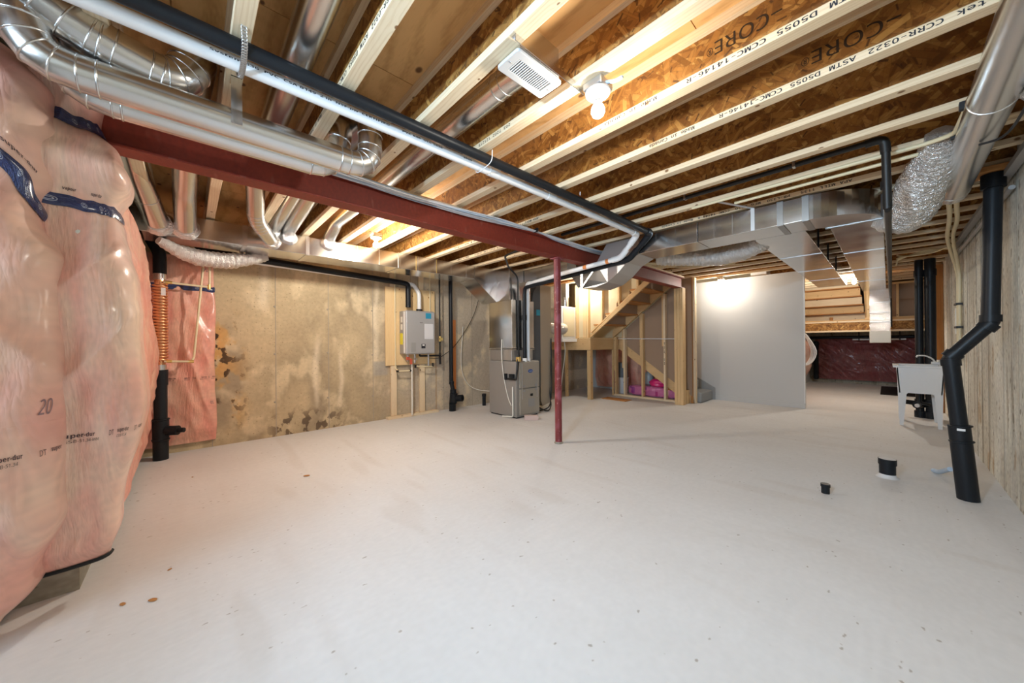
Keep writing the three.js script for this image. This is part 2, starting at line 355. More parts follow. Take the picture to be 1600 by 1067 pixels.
M.glass = phys({ color: 0xffffff, roughness: 0.02, transmission: 1, thickness: 0, ior: 1.5 });
M.dark = std({ color: new THREE.Color(0.01, 0.01, 0.01), roughness: 0.8 });

// red oxide primer with chips and scuffs
const redTex = reps(dataTex(512, 512, (u, v) => {
  let c = mix3([0.56, 0.215, 0.14], [0.49, 0.17, 0.11], clamp(0.5 + 0.8 * pn(u, v, 6, 6, 3)));
  c = mix3(c, [0.60, 0.36, 0.30], smooth(0.36, 0.5, pn(u, v, 30, 12, 9)) * 0.5);
  const k = 1 + 0.1 * pn(u, v, 90, 90, 5); return [c[0] * k, c[1] * k, c[2] * k];
}), 1.5, 1.5);
M.red = std({ map: redTex, roughness: 0.55 });
const redPostTex = reps(dataTex(512, 512, (u, v) => {
  let c = mix3([0.47, 0.165, 0.165], [0.56, 0.28, 0.31], smooth(-0.1, 0.35, pn(u, v, 7, 6, 3)));
  c = mix3(c, [0.80, 0.70, 0.68], smooth(0.40, 0.5, pn(u, v, 34, 26, 9)) * 0.4);
  return c;
}), 0.9, 0.3);
M.redPost = std({ map: redPostTex, roughness: 0.5 });
// fibreglass under clear poly: mottled pinks
const pinkTex = reps(dataTex(1024, 1024, (u, v) => {
  const a = pn(u, v, 5, 3, 2), b = pn(u, v, 14, 9, 8), d = pn(u, v, 60, 50, 4);
  let c = mix3([0.92, 0.79, 0.70], [0.90, 0.64, 0.58], clamp(0.42 + 0.9 * a + 0.7 * b));
  const k = 1 + 0.07 * d; return [c[0] * k, c[1] * k, c[2] * k];
}), 1.3, 1.3);
const filmBump = reps(dataTex(1024, 1024, (u, v) => { const a = 1 - Math.abs(pn(u + 0.12 * v, v, 26, 7, 5)) * 1.6, b = 1 - Math.abs(pn(u, v, 60, 30, 15)) * 1.4; const k = 0.55 * a + 0.25 * b; return [k, k, k]; }, false), 0.9, 0.9);
M.pink = phys({ map: pinkTex, roughness: 0.7, clearcoat: 0.7, clearcoatRoughness: 0.2, bumpMap: filmBump, bumpScale: 0.0045 });
M.pinkDeep = phys({ map: pinkTex, color: 0xfbe2dc, roughness: 0.7, clearcoat: 0.6, clearcoatRoughness: 0.25, bumpMap: filmBump, bumpScale: 0.0035 });
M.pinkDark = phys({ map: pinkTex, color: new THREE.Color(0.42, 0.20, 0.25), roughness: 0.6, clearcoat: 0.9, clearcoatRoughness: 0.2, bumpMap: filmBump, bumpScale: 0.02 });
// blue printed edge tape with small white ring marks
const bandTex = canvasTex(1024, 64, (c, w, h) => {
  c.fillStyle = '#1c2f66'; c.fillRect(0, 0, w, h);
  for (let i = 0; i < 300; i++) { c.fillStyle = rnd() < 0.5 ? 'rgba(16,26,66,.5)' : 'rgba(52,74,130,.4)'; c.fillRect(rnd() * w, rnd() * h, rr(4, 40), rr(1, 4)); }
  c.strokeStyle = '#c9cfdd'; c.lineWidth = 3;
  for (let i = 0; i < 6; i++) { c.beginPath(); c.ellipse(80 + i * 170, 32, 22, 12, 0, 0, 7); c.stroke(); c.beginPath(); c.ellipse(80 + i * 170, 32, 11, 6, 0, 0, 7); c.stroke(); }
});
M.band = phys({ map: bandTex, roughness: 0.4, clearcoat: 0.8, clearcoatRoughness: 0.2, bumpMap: filmBump, bumpScale: 0.01 });

// flat print: text on a transparent sheet
function printMat(lines, w, h, { color = '#20232e', font = 'bold 44px monospace', bg = null, rough = 0.7, spread = true } = {}) {
  const t = canvasTex(w, h, (c) => {
    c.clearRect(0, 0, w, h); if (bg) { c.fillStyle = bg; c.fillRect(0, 0, w, h); }
    c.fillStyle = color; c.textBaseline = 'middle';
    for (const [s, x, y, f, wd] of lines) { c.font = f || font; if (wd) { const m = c.measureText(s).width; c.save(); c.translate(x, y); c.scale(wd / m, 1); c.fillText(s, 0, 0); c.restore(); } else c.fillText(s, x, y); }
  });
  t.wrapS = t.wrapT = THREE.ClampToEdgeWrapping;
  return std({ map: t, transparent: !bg, alphaTest: 0, roughness: rough });
}
// ---------------------------------------------------------------- the room
const XL = -5.42, XR = 0.62, ZN = 0.40, ZB = -13.3, XS = -2.72, YJ = 2.42, YD = 2.661;   // left, right, near, back, side wall; joist underside, deck underside
struct('floor', bx(XL - 0.25, XR + 0.25, -0.15, 0, ZB - 0.25, WIN.z + 0.25, 'x', false), M.floor);
{
  const g = bx(XL - 0.25, XL, 0, YD, -8.0, ZN, 'z', false), p = g.attributes.position, uv = g.attributes.uv;
  for (let i = 0; i < p.count; i++) uv.setXY(i, clamp(-p.getZ(i) / WL, 0, 1), clamp(p.getY(i) / WH, 0, 1));
  const w = struct('wall_left', g, M.wallLeft);
  for (let k = 0; k < 12; k++) { const z = -0.2 - 0.63 * k; part('form_seam', bx(XL - 0.002, XL + 0.003, 0, YD, z - 0.004, z + 0.004, 'y'), M.fin, w); }
  for (let k = 0; k < 7; k++) for (const y of [0.42, 1.05, 1.68]) { const z = -0.83 - 0.63 * k; const g2 = lathe([[0, 0.006], [0.008, 0.005], [0.013, 0]], [0, 0, 0], 8); g2.rotateZ(-Math.PI / 2); g2.translate(XL, y + rr(-0.03, 0.03), z + 0.012); part('form_tie', metreUV(g2, 'z'), M.fin, w); }
}
{
  const w = struct('wall_right', bx(XR, XR + 0.25, 0, YD, ZB, WIN.z + 0.25, 'z', false), M.wallRight);
  for (const z of [1.9, 1.3, 0.7, 0.1, -0.5, -1.1, -1.72, -2.3, -2.9, -3.55, -4.23, -4.71, -5.31, -5.62, -5.89, -6.49, -6.78, -7.12, -7.45, -7.9, -8.5, -9.1, -10.2, -11.4]) { const wd = rr(0.002, 0.0045), d = rr(0.002, 0.004); part('form_seam', bx(XR - d, XR + 0.002, 0, YJ, z - wd, z + wd, 'y'), M.fin, w); }
}
struct('wall_near', bx(XL - 0.25, XS, 0, YD, ZN, ZN + 0.25, 'x', false), M.concreteGrey);
struct('wall_side', bx(XS - 0.25, XS, 0, YD, ZN + 0.25, WIN.z + 0.25, 'z', false), M.concreteGrey);
struct('wall_behind', [bx(XS, WIN.x0, 0, YD, WIN.z, WIN.z + 0.25), bx(WIN.x1, XR, 0, YD, WIN.z, WIN.z + 0.25), bx(WIN.x0, WIN.x1, 0, WIN.y0, WIN.z, WIN.z + 0.25), bx(WIN.x0, WIN.x1, WIN.y1, YD, WIN.z, WIN.z + 0.25)], M.concreteGrey);
{
  const { x0, x1, y0, y1, z } = WIN, f = 0.05, xm = (x0 + x1) / 2, w = struct('window_1', [bx(x0, x1, y0, y0 + f, z + 0.1, z + 0.17), bx(x0, x1, y1 - f, y1, z + 0.1, z + 0.17), bx(x0, x0 + f, y0 + f, y1 - f, z + 0.1, z + 0.17), bx(x1 - f, x1, y0 + f, y1 - f, z + 0.1, z + 0.17), bx(xm - 0.02, xm + 0.02, y0 + f, y1 - f, z + 0.11, z + 0.16)], M.white);
  part('pane', bx(x0 + f, xm - 0.02, y0 + f, y1 - f, z + 0.134, z + 0.136), M.glass, w);
  part('pane', bx(xm + 0.02, x1 - f, y0 + f, y1 - f, z + 0.134, z + 0.136), M.glass, w);
}
struct('wall_back', bx(XL - 0.25, XR + 0.25, 0, 3.0, ZB - 0.25, ZB, 'x', false), M.concreteGrey);
struct('wall_inner', bx(-1.80, -1.55, 0, YD, ZB, -8.0, 'z', false), M.drywall);
// drywall partition that faces the camera, with its low baseboard strip
{
  const w = struct('wall_partition', bx(-5.42, -0.99, 0, YJ - 0.004, -8.0, -7.88, 'x', false), M.drywall);
  part('corner_bead', bx(-0.994, -0.984, 0, YJ - 0.01, -7.884, -7.872, 'y'), M.white, w);
  struct('baseboard_partition', rbx(-2.40, -0.985, 0, 0.092, -7.882, -7.868, 0.003, 'x'), M.drywall);
}
// deck: plywood sheets over the joists under a closed slab, open above the stairs
{
  const c = struct('ceiling', [bx(XS - 0.02, XR + 0.25, YD + 0.016, YD + 0.15, ZB - 0.25, WIN.z + 0.25), bx(XL - 0.25, XS - 0.02, YD + 0.016, YD + 0.15, -6.05, ZN + 0.25), bx(XL - 0.25, XS - 0.02, YD + 0.016, YD + 0.15, ZB - 0.25, -7.9)], M.ply);
  for (let j = 0; j < 13; j++) for (let i = 0; i < 4; i++) {
    const x1 = XR - 2.44 * i + (j % 2 ? 1.22 : 0), x0 = Math.max(XL, x1 - 2.44), z1 = 2.49 - 1.22 * j, z0 = z1 - 1.22, X1 = Math.min(XR, x1);
    if (X1 - x0 < 0.1) continue;
    if (x0 < XS - 0.3 && z0 < -6.0) { if (X1 > XS) part('plywood_panel', bx(XS, X1 - 0.002, YD, YD + 0.016, z0 + 0.002, z1 - 0.002, 'x'), M.ply, c); continue; }
    part('plywood_panel', bx(x0 + 0.002, X1 - 0.002, YD, YD + 0.016, z0 + 0.002, z1 - 0.002, 'x'), M.ply, c);
  }
  struct('wall_stair', [bx(XL - 0.1, XL, YD, 3.9, -7.9, -6.0), bx(XL, XS, YD + 0.14, 3.9, -6.1, -6.0), bx(XL, XS, YD, 3.9, -8.0, -7.88), bx(XS, XS + 0.1, YD + 0.1, 3.9, -7.9, -6.0), bx(XL, XS, 3.9, 4.0, -7.9, -6.0)], M.paperPale);
}
// ---------------------------------------------------------------- floor joists
const JN = ['nearest the window wall', 'second nearest the window wall', 'third from the window wall', 'fourth from the window wall, over the corner of the side wall'];
const CF = 'bold 58px monospace';
// letters run upside down on the joist: the sheet is turned by 180 degrees, so its order is written from the far end
const TXT_B = printMat([['tek', 20, 32, CF, 110], ['CCRR-0322', 175, 32, CF, 330], ['ASTM', 560, 32, CF, 140], ['D5055', 744, 32, CF, 180], ['CCMC-14146-R', 968, 32, CF, 445], ['Made in Canada', 1610, 32, CF, 430]], 2048, 64);
const TXT_C = printMat([['APA MILL 1135', 10, 32, CF, 420], ['PR-L330', 520, 32, CF, 220], ['MFG 2020', 800, 32, CF, 270], ['CCMC 14146-R', 1130, 32, CF, 380], ['Made in Canada', 1570, 32, CF, 430]], 2048, 64);
const TXT_D = printMat([['203 7202 121219', 10, 32, 'bold 46px monospace', 500]], 1024, 64, { color: '#2a2f38' });
const TXT_WEB = printMat([['\u2013CORE', 150, 130, '150px sans-serif', 660], ['\u00ae', 810, 120, '90px sans-serif']], 1024, 256, { color: '#2e2012' });
function joistText(j, mat, x0, x1, z, y0 = YJ + 0.004, y1 = YJ + 0.034) {
  const g = new THREE.PlaneGeometry(x1 - x0, y1 - y0); g.rotateZ(Math.PI); g.translate((x0 + x1) / 2, (y0 + y1) / 2, z);
  return part('lettering', g, mat, j);
}
function joistShape(x0, x1) {
  const L = 'x';
  return { top: bx(x0, x1, YD - 0.038, YD, -0.032, 0.032, L), web: bx(x0, x1, YJ + 0.037, YD - 0.037, -0.005, 0.005, L), bot: rbx(x0, x1, YJ, YJ + 0.038, -0.032, 0.032, 0.003, L, 1) };
}
const joistZ = (k) => -0.158 - 0.406 * k;
const ord = ['first', 'second', 'third', 'fourth', 'fifth', 'sixth', 'seventh', 'eighth', 'ninth', 'tenth', 'eleventh', 'twelfth', 'thirteenth', 'fourteenth', 'fifteenth', 'sixteenth', 'seventeenth', 'eighteenth', 'nineteenth', 'twentieth'];
const joistNote = {
  '-1': 'wooden I-joist over the round elbow duct at upper left, the first across the beam', 0: 'wooden I-joist carrying the chain of the black and white pipes near the camera', 1: 'wooden I-joist between the two shiny round ducts in the joist bays',
  2: 'wooden I-joist holding the upper end of the white register, bare of print near it', 3: 'wooden I-joist holding the lower register end and the bare lamp, date code printed on it',
  4: 'wooden I-joist printed Made in Canada just beyond the bare ceiling lamp', 5: 'wooden I-joist with CCRR-0322 ASTM D5055 printed on it, CORE on its web', 6: 'unprinted wooden I-joist next beyond the one lettered CCRR-0322',
  7: 'wooden I-joist just in front of the black pipe that runs across the ceiling', 8: 'wooden I-joist just behind the black ceiling pipe, duct strap nailed to it', 9: 'wooden I-joist lettered APA MILL 1135 on top of the wide rectangular duct',
};
const joists = {};
for (let k = -6; k <= 26; k++) {
  const z = joistZ(k), x0 = k < -1 ? XS + 0.001 : z > -6.05 ? XL + 0.001 : z > -7.86 ? -2.735 : -1.54, x1 = XR - 0.001;
  if (z < -7.8 && z > -8.05) continue;
  const n = k > 9 ? (z > -7.86 ? `wooden I-joist, ${ord[k - 10]} beyond the rectangular duct on the way to the white partition` : `wooden I-joist, ${ord[k - 20]} behind the white partition towards the raised back floor`) : k < -1 ? `wooden I-joist behind the camera, ${ord[k + 6]} from the window wall` : joistNote[k];
  const j = thing('floor_joist', n, 'joist', 'wooden I-joists across the ceiling', [0, YJ, z]);
  joists[k] = j;
  const s = joistShape(x0, x1);
  for (const [nm, g, m] of [['top_flange', s.top, M.flange], ['web', s.web, M.osb], ['bottom_flange', s.bot, M.flange]]) { g.translate(0, 0, z); part(nm, g, m, j); }
  const zf = z + 0.0328;
  if (k === 4) { joistText(j, TXT_B, -1.10, 0.36, zf); joistText(j, TXT_WEB, -0.62, -0.22, z + 0.0058, YJ + 0.05, YD - 0.05); }
  if (k === 5) { joistText(j, TXT_B, -1.03, 0.27, zf); joistText(j, TXT_WEB, -0.34, 0.12, z + 0.0058, YJ + 0.05, YD - 0.045); }
  if (k === 9) joistText(j, TXT_C, -1.70, -0.17, zf);
  if (k === 3) joistText(j, TXT_D, -2.05, -1.44, zf);
  if (k === 1) joistText(j, TXT_B, -2.35, -1.05, zf);
  if (k === 6) joistText(j, TXT_C, -3.9, -2.35, zf);
  if (k === 7) joistText(j, TXT_B, -4.4, -3.0, zf);
}
// steel beam on its post
{
  const b = thing('steel_beam', 'long rust-red primed steel I-beam carrying the joists', 'beam', undefined, [-2.67, 2.195, -3.2]);
  const z0 = -6.88, z1 = 0.398;
  part('bottom_flange', rbx(-2.735, -2.605, 2.195, 2.209, z0, z1, 0.004, 'z'), M.red, b);
  part('web', bx(-2.675, -2.665, 2.208, 2.383, z0, z1, 'z'), M.red, b);
  part('top_flange', rbx(-2.735, -2.605, 2.382, 2.396, z0, z1, 0.004, 'z'), M.red, b);
  part('wood_plate', bx(-2.73, -2.61, 2.396, 2.42, z0, z1, 'z'), M.flange, b);
}
{
  const c = thing('steel_post', 'slim round red steel post with chipped paint standing free on the floor', 'post', undefined, [-2.668, 0, -3.218]);
  part('shaft', pipe([V(-2.668, 0.0, -3.218), V(-2.668, 2.188, -3.218)], 0.041, 0, { seg: 24 }), M.redPost, c);
  part('cap_plate', rbx(-2.73, -2.606, 2.183, 2.195, -3.28, -3.156, 0.003), M.redPost, c);
  part('base_ring', lathe([[0.041, 0], [0.052, 0.0], [0.050, 0.012], [0.042, 0.02]], [-2.668, 0, -3.218]), M.concreteGrey, c);
}
{
  const c = thing('wood_post', 'thick built-up wooden post under the far end of the red beam', 'post', undefined, [-2.67, 0, -6.8]);
  for (let i = 0; i < 3; i++) part('ply_board', rbx(-2.75 + 0.053 * i, -2.699 + 0.053 * i, 0, 2.193, -6.88, -6.74, 0.004, 'y'), M.pine, c);
}
// ---------------------------------------------------------------- lamps
{ // flash head on its stand behind the camera
  const { x, y, z } = FLASH, t = thing('flash_stand', 'flash head on a thin black stand behind the camera, outside the picture', 'lamp', undefined, [x, 0, z + 0.12]);
  const d = V(FLASH.tx - x, FLASH.ty - y, FLASH.tz - z).normalize(), c = V(x, y, z);
  part('head', sweep([c.clone().addScaledVector(d, 0.01), c.clone().addScaledVector(d, -0.10)], 0.045, { seg: 20 }), M.cable, t);
  part('flash_face', sweep([c.clone().addScaledVector(d, 0.010), c.clone().addScaledVector(d, 0.012)], 0.038, { seg: 20 }), std({ color: 0xffffff, emissive: new THREE.Color(0.8, 0.9, 1.0), emissiveIntensity: 3 }), t);
  part('pole', pipe([V(x, 0.35, z + 0.12), V(x, y - 0.01, z + 0.12)], 0.011, 0), M.cable, t);
  for (let i = 0; i < 3; i++) { const a = 0.5 + i * 2.094; part('leg', pipe([V(x, 0.55, z + 0.12), V(x + 0.3 * Math.cos(a), 0.006, z + 0.12 + 0.3 * Math.sin(a))], 0.009, 0), M.cable, t); }
}
function lamp(x, z, label, dy = 0, power = 1) {
  const t = thing('ceiling_lamp', label, 'lamp', 'bare bulb lamp holders on the joists', [x, YJ + dy, z]);
  const y = YJ + dy;
  part('junction_box', rbx(x - 0.05, x + 0.05, y - 0.035, y, z - 0.05, z + 0.05, 0.006), M.galvDull, t);
  part('holder', lathe([[0, -0.035], [0.058, -0.035], [0.060, -0.045], [0.052, -0.055], [0.034, -0.058], [0.027, -0.074], [0.022, -0.078], [0, -0.078]], [x, y, z]), M.porcelain, t);
  const c = y - 0.128;
  part('cap', lathe([[0.014, 0.05], [0.015, 0.036], [0.02, 0.03]], [x, c, z], 16), M.galvDull, t);
  part('bulb', lathe([[0, -0.034], [0.014, -0.031], [0.026, -0.022], [0.0325, -0.006], [0.032, 0.006], [0.027, 0.02], [0.02, 0.031], [0.017, 0.04]].map((p) => p), [x, c, z], 24), M.bulb, t);
  const l = new THREE.PointLight(BULB_COLOR, BULB_POWER * power, 0, 2); l.position.set(x, c - 0.002, z); l.castShadow = true; l.shadow.radius = 1.4; l.shadow.bias = -0.002; scene.add(l);
  return t;
}
{
  const t = lamp(-0.925, -1.425, 'lit bare bulb in a white holder on the joist beside the white register', 0, 0.36);
  part('supply_cable', pipe(curve([V(-0.88, 2.40, -1.42), V(-0.83, 2.395, -1.44), V(-0.76, 2.44, -1.47), V(-0.72, 2.52, -1.49)], 16), 0.008, 0, { seg: 8 }), M.wireBlue, t);
  for (const s of [-1, 1]) part('screw', lathe([[0, -0.060], [0.005, -0.058], [0.005, -0.054]], [-0.925 + s * 0.042, YJ, -1.425], 8), M.galvDull, t);
}
lamp(-3.86, -1.53, 'lit bare bulb hanging beyond the red beam in front of the long duct', 0, 1.4);
lamp(-2.17, -7.50, 'lit bare bulb close to the white partition', 0, 0.42);
lamp(-0.43, -9.35, 'lit bare bulb far back in the gap between the two flat ducts', 0, 1.1);
lamp(-4.2, -5.80, 'lit bare bulb hidden behind the duct near the wooden stairs', 0, 0.5);
// white register with its metal rails
{
  const t = thing('register_box', 'white slotted air register hung between two joists near the bare lamp', 'vent', undefined, [-1.05, 2.39, -1.16]);
  const x0 = -1.140, x1 = -1.010, z0 = -1.258, z1 = -0.985, y = 2.395;
  const rs = new THREE.Shape(), rc = 0.014; rs.moveTo(x0 + rc, z0); rs.lineTo(x1 - rc, z0); rs.quadraticCurveTo(x1, z0, x1, z0 + rc); rs.lineTo(x1, z1 - rc); rs.quadraticCurveTo(x1, z1, x1 - rc, z1); rs.lineTo(x0 + rc, z1); rs.quadraticCurveTo(x0, z1, x0, z1 - rc); rs.lineTo(x0, z0 + rc); rs.quadraticCurveTo(x0, z0, x0 + rc, z0);
  const rh = new THREE.Path(); rh.moveTo(x0 + 0.028, z0 + 0.034); rh.lineTo(x0 + 0.028, z1 - 0.034); rh.lineTo(x1 - 0.028, z1 - 0.034); rh.lineTo(x1 - 0.028, z0 + 0.034); rh.closePath(); rs.holes.push(rh);
  const rg = new THREE.ExtrudeGeometry(rs, { depth: 0.008, bevelEnabled: true, bevelSize: 0.003, bevelThickness: 0.003, bevelSegments: 2 }); rg.rotateX(Math.PI / 2); rg.scale(1, 1, 1); rg.translate(0, y - 0.001, 0);
  part('face_plate', metreUV(rg, 'x'), M.registerWhite, t);
  for (let i = 0; i < 17; i++) { const z = lerp(z0 + 0.045, z1 - 0.045, i / 16); const g = bx(x0 + 0.03, x1 - 0.03, -0.0016, 0.0016, -0.0085, 0.0085); g.rotateX(0.5); g.translate(0, y - 0.007, z); part('louvre', g, M.registerWhite, t); }
  for (const z of [z0 + 0.017, z1 - 0.017]) part('screw', lathe([[0, -0.0145], [0.004, -0.014], [0.004, -0.012]], [(x0 + x1) / 2, y, z], 8), M.galvDull, t);
  part('boot', [bx(x0 + 0.004, x1 - 0.004, y, y + 0.14, z0 + 0.012, z0 + 0.014), bx(x0 + 0.004, x1 - 0.004, y, y + 0.14, z1 - 0.014, z1 - 0.012), bx(x0 + 0.004, x0 + 0.006, y, y + 0.14, z0 + 0.014, z1 - 0.014), bx(x1 - 0.006, x1 - 0.004, y, y + 0.14, z0 + 0.014, z1 - 0.014), bx(x0 + 0.004, x1 - 0.004, y + 0.14, y + 0.142, z0 + 0.012, z1 - 0.012)], M.galv, t);
  for (const x of [-1.0]) part('rail', [bx(x - 0.012, x + 0.012, 2.416, 2.4195, -1.40, -0.95, 'z'), bx(x + 0.010, x + 0.013, 2.39, 2.418, -1.40, -0.95, 'z')], M.galv, t);
}
// ---------------------------------------------------------------- round ducts
function roundDuct(name, label, pts, r, { bend = 0.16, seams = [], gores = [1], mat = M.galvRound, group, caps = true } = {}) {
  const t = thing(name, label, 'duct', group, [pts[0].x, pts[0].y, pts[0].z]);
  const P = pts.length > 2 ? fillet(pts, bend, 4) : pts;
  part('tube', sweep(P, r, { seg: 28, caps }), mat, t);
  for (const [i, f] of seams) {
    const a = pts[i], b = pts[i + 1], d = b.clone().sub(a), p = a.clone().addScaledVector(d, f);
    part('seam', bead(p, d, r, 0.004), mat, t);
  }
  // gore beads in each elbow
  if (pts.length > 2) for (const k of gores) {
    const base = 1 + (k - 1) * 5; for (let m = 0; m <= 4; m++) { const i = base + m; if (i > 0 && i < P.length - 1) part('gore_seam', bead(P[i], P[i + 1].clone().sub(P[i - 1]), r, 0.0035), mat, t); }
  }
  return t;
}
roundDuct('round_duct', 'shiny round duct beside the beam, nearer of the pair, elbow at its end', [V(-2.07, 2.62, 0.43), V(-2.08, 2.235, 0.42), V(-2.07, 2.23, -0.79), V(-2.07, 2.55, -0.79), V(-2.9, 2.56, -0.79), V(-4.40, 2.42, -0.79)], 0.066, { bend: 0.12, gores: [1, 2], seams: [[1, 0.14], [1, 0.86], [2, 0.6]], group: 'round ducts in the joist bays' });
roundDuct('round_duct', 'shiny round duct squeezed between its twin and the red beam', [V(-2.215, 2.60, 0.36), V(-2.215, 2.225, 0.35), V(-2.215, 2.225, -0.63), V(-2.215, 2.53, -0.69), V(-2.9, 2.55, -0.68), V(-4.40, 2.42, -0.66)], 0.060, { bend: 0.12, gores: [1, 2], seams: [[1, 0.15], [2, 0.6]], group: 'round ducts in the joist bays' });
roundDuct('round_duct', 'short fat round duct with an elbow turning up into the joists at upper left', [V(-2.0, 2.60, 0.56), V(-2.05, 2.39, 0.33), V(-2.12, 2.345, 0.02), V(-2.14, 2.54, -0.035), V(-2.9, 2.55, 0.0), V(-4.0, 2.44, 0.02), V(-4.42, 2.27, 0.017)], 0.076, { bend: 0.12, gores: [1, 2], seams: [[1, 0.25], [1, 0.8]], group: 'round ducts in the joist bays' });
roundDuct('round_duct', 'large shiny round duct in the joist bay above the pipe chain', [V(-0.35, 2.54, -0.372), V(-3.35, 2.53, -0.385), V(-3.98, 2.36, -0.46), V(-4.42, 2.285, -0.645)], 0.066, { gores: [2], bend: 0.12, seams: [[0, 0.2], [2, 0.35]], group: 'round ducts in the joist bays' });
roundDuct('round_duct', 'shiny round duct in the joist bay leading to the white register', [V(-1.09, 2.515, -1.2), V(-1.3, 2.54, -1.2), V(-4.1, 2.54, -1.2), V(-4.41, 2.42, -1.2)], 0.0635, { bend: 0.08, gores: [], seams: [[1, 0.01], [1, 0.03]], group: 'round ducts in the joist bays' });
roundDuct('round_duct', 'slanting round duct rising from the long duct beside the near insulation', [V(-2.85, 2.56, 0.30), V(-3.72, 2.49, 0.29), V(-4.42, 2.28, 0.195)], 0.080, { gores: [], seams: [[1, 0.02], [1, 0.06], [1, 0.45]], group: 'round ducts in the joist bays' });
// strap and collars on the long duct's side
for (const [z, y, r, lab] of [[0.19, 2.285, 0.10, 'foil-taped collar where the slanting duct joins the long duct'], [0.017, 2.28, 0.095, 'foil-taped collar of the straight riser on the long duct'], [-0.645, 2.285, 0.078, 'foil-taped collar under the elbowed riser on the long duct'], [-0.67, 2.385, 0.055, 'foil-taped collar, left one of the touching pair on the long duct'], [-0.80, 2.36, 0.075, 'foil-taped collar, right one of the touching pair on the long duct'], [-1.2, 2.36, 0.076, 'foil-taped collar left of the hanging lamp on the long duct']]) {
  const g = sweep([V(-4.412, y, z), V(-4.36, y, z)], r, { seg: 26, rf: (s, a, t) => lerp(r * 1.12, r * 0.86, t) * (1 + 0.10 * N(a * 3, z * 9, 2) * (1 - t * 0.4)) });
  single('taped_collar', g, M.foilTape, lab, 'collar', 'taped duct collars');
}
single('duct_strap', [bx(-2.012, -2.008, 2.27, 2.420, -0.185, -0.145, 'y'), bx(-2.075, -2.008, 2.4165, 2.420, -0.185, -0.145, 'x'), bar(V(-2.010, 2.272, -0.165), V(-2.0, 2.20, -0.165), 0.04, 0.003, V(1, 0, 0))], M.galv, 'short bent metal strap holding the round duct under a joist', 'strap');
{
  const P = [V(0.343, 2.335, 2.2), V(0.343, 2.335, -2.2), V(0.343, 2.305, -4.28)];
  const t = thing('exhaust_duct', 'long shiny round duct along the right wall, open end pointing away', 'duct', undefined, [0.343, 2.3, -4]);
  part('tube', sweep(P, 0.078, { seg: 36, caps: true }), M.galvRound, t);
  for (const z of [-2.75, -4.18, -1.3]) part('seam', bead(V(0.343, 2.335 - 0.03 * clamp((-z - 2.2) / 2.08), z), V(0, 0, 1), 0.078, 0.004), M.galvRound, t);
}
// ---------------------------------------------------------------- rectangular ducts
function ridgeX(t, z, x0, x1, ys, mat = M.galv) { for (const x of ys) part('cross_seam', bx(x - 0.002, x + 0.002, x0, x1, z, z + 0.003, 'y'), mat, t); }
{
  const t = thing('supply_trunk', 'long rectangular sheet metal duct along the left concrete wall', 'duct', undefined, [-4.6, 2.2, -1.6]);
  const x0 = -4.80, x1 = -4.41, y0 = 2.2, y1 = 2.4, cuts = [0.39, -0.42, -0.98, -2.06, -3.30];
  for (let i = 0; i < cuts.length - 1; i++) {
    const s = part('duct_section', rbx(x0, x1, y0, y1, cuts[i + 1] + 0.003, cuts[i] - 0.003, 0.004, 'z'), M.galv, t);
    for (let z = cuts[i] - 0.27; z > cuts[i + 1] + 0.1; z -= 0.27) part('cross_seam', bx(x1, x1 + 0.0025, y0 + 0.004, y1 - 0.004, z - 0.002, z + 0.002, 'y'), M.galvRound, s);
  }
  for (const z of cuts.slice(1, 4)) part('drive_cleat', [bx(x1 - 0.001, x1 + 0.006, y0 - 0.004, y1 + 0.004, z - 0.018, z + 0.018, 'y'), bx(x0, x1, y0 - 0.006, y0 + 0.001, z - 0.018, z + 0.018)], M.galvRound, t);
  for (const z of [-2.30, -2.62]) part('cross_seam', bx(x1, x1 + 0.003, y0, y1, z - 0.003, z + 0.003, 'y'), M.brass, t);
}
{ // plenum on top of the furnace and its angled joint
  const t = thing('furnace_plenum', 'tall sheet metal plenum on top of the furnace joined to the long duct', 'duct', undefined, [-4.3, 0.9, -4.0]);
  part('lower_case', rbx(-4.60, -4.06, 0.905, 1.09, -4.24, -3.755, 0.006), M.galvDull, t);
  part('case', rbx(-4.61, -4.04, 1.10, 1.88, -4.25, -3.75, 0.004, 'y'), M.galv, t);
  part('band', [bx(-4.615, -4.035, 1.075, 1.088, -4.255, -3.745), bx(-4.615, -4.035, 1.102, 1.115, -4.255, -3.745)], M.galvRound, t);
  part('top_case', rbx(-4.60, -4.10, 1.88, 2.40, -4.24, -3.76, 0.004, 'y'), M.galv, t);
  part('transition', prism([[-3.30, 2.2], [-3.30, 2.4], [-3.76, 2.4], [-3.76, 1.86]], -4.80, -4.41, 'x', 'z'), M.galv, t);
  part('gusset', [prism([[-4.6, 1.88], [-4.35, 2.2], [-4.6, 2.2]], -3.766, -3.752, 'z'), prism([[-4.35, 2.2], [-4.1, 1.88], [-4.1, 2.2]], -3.766, -3.752, 'z')], M.galvRound, t);
}
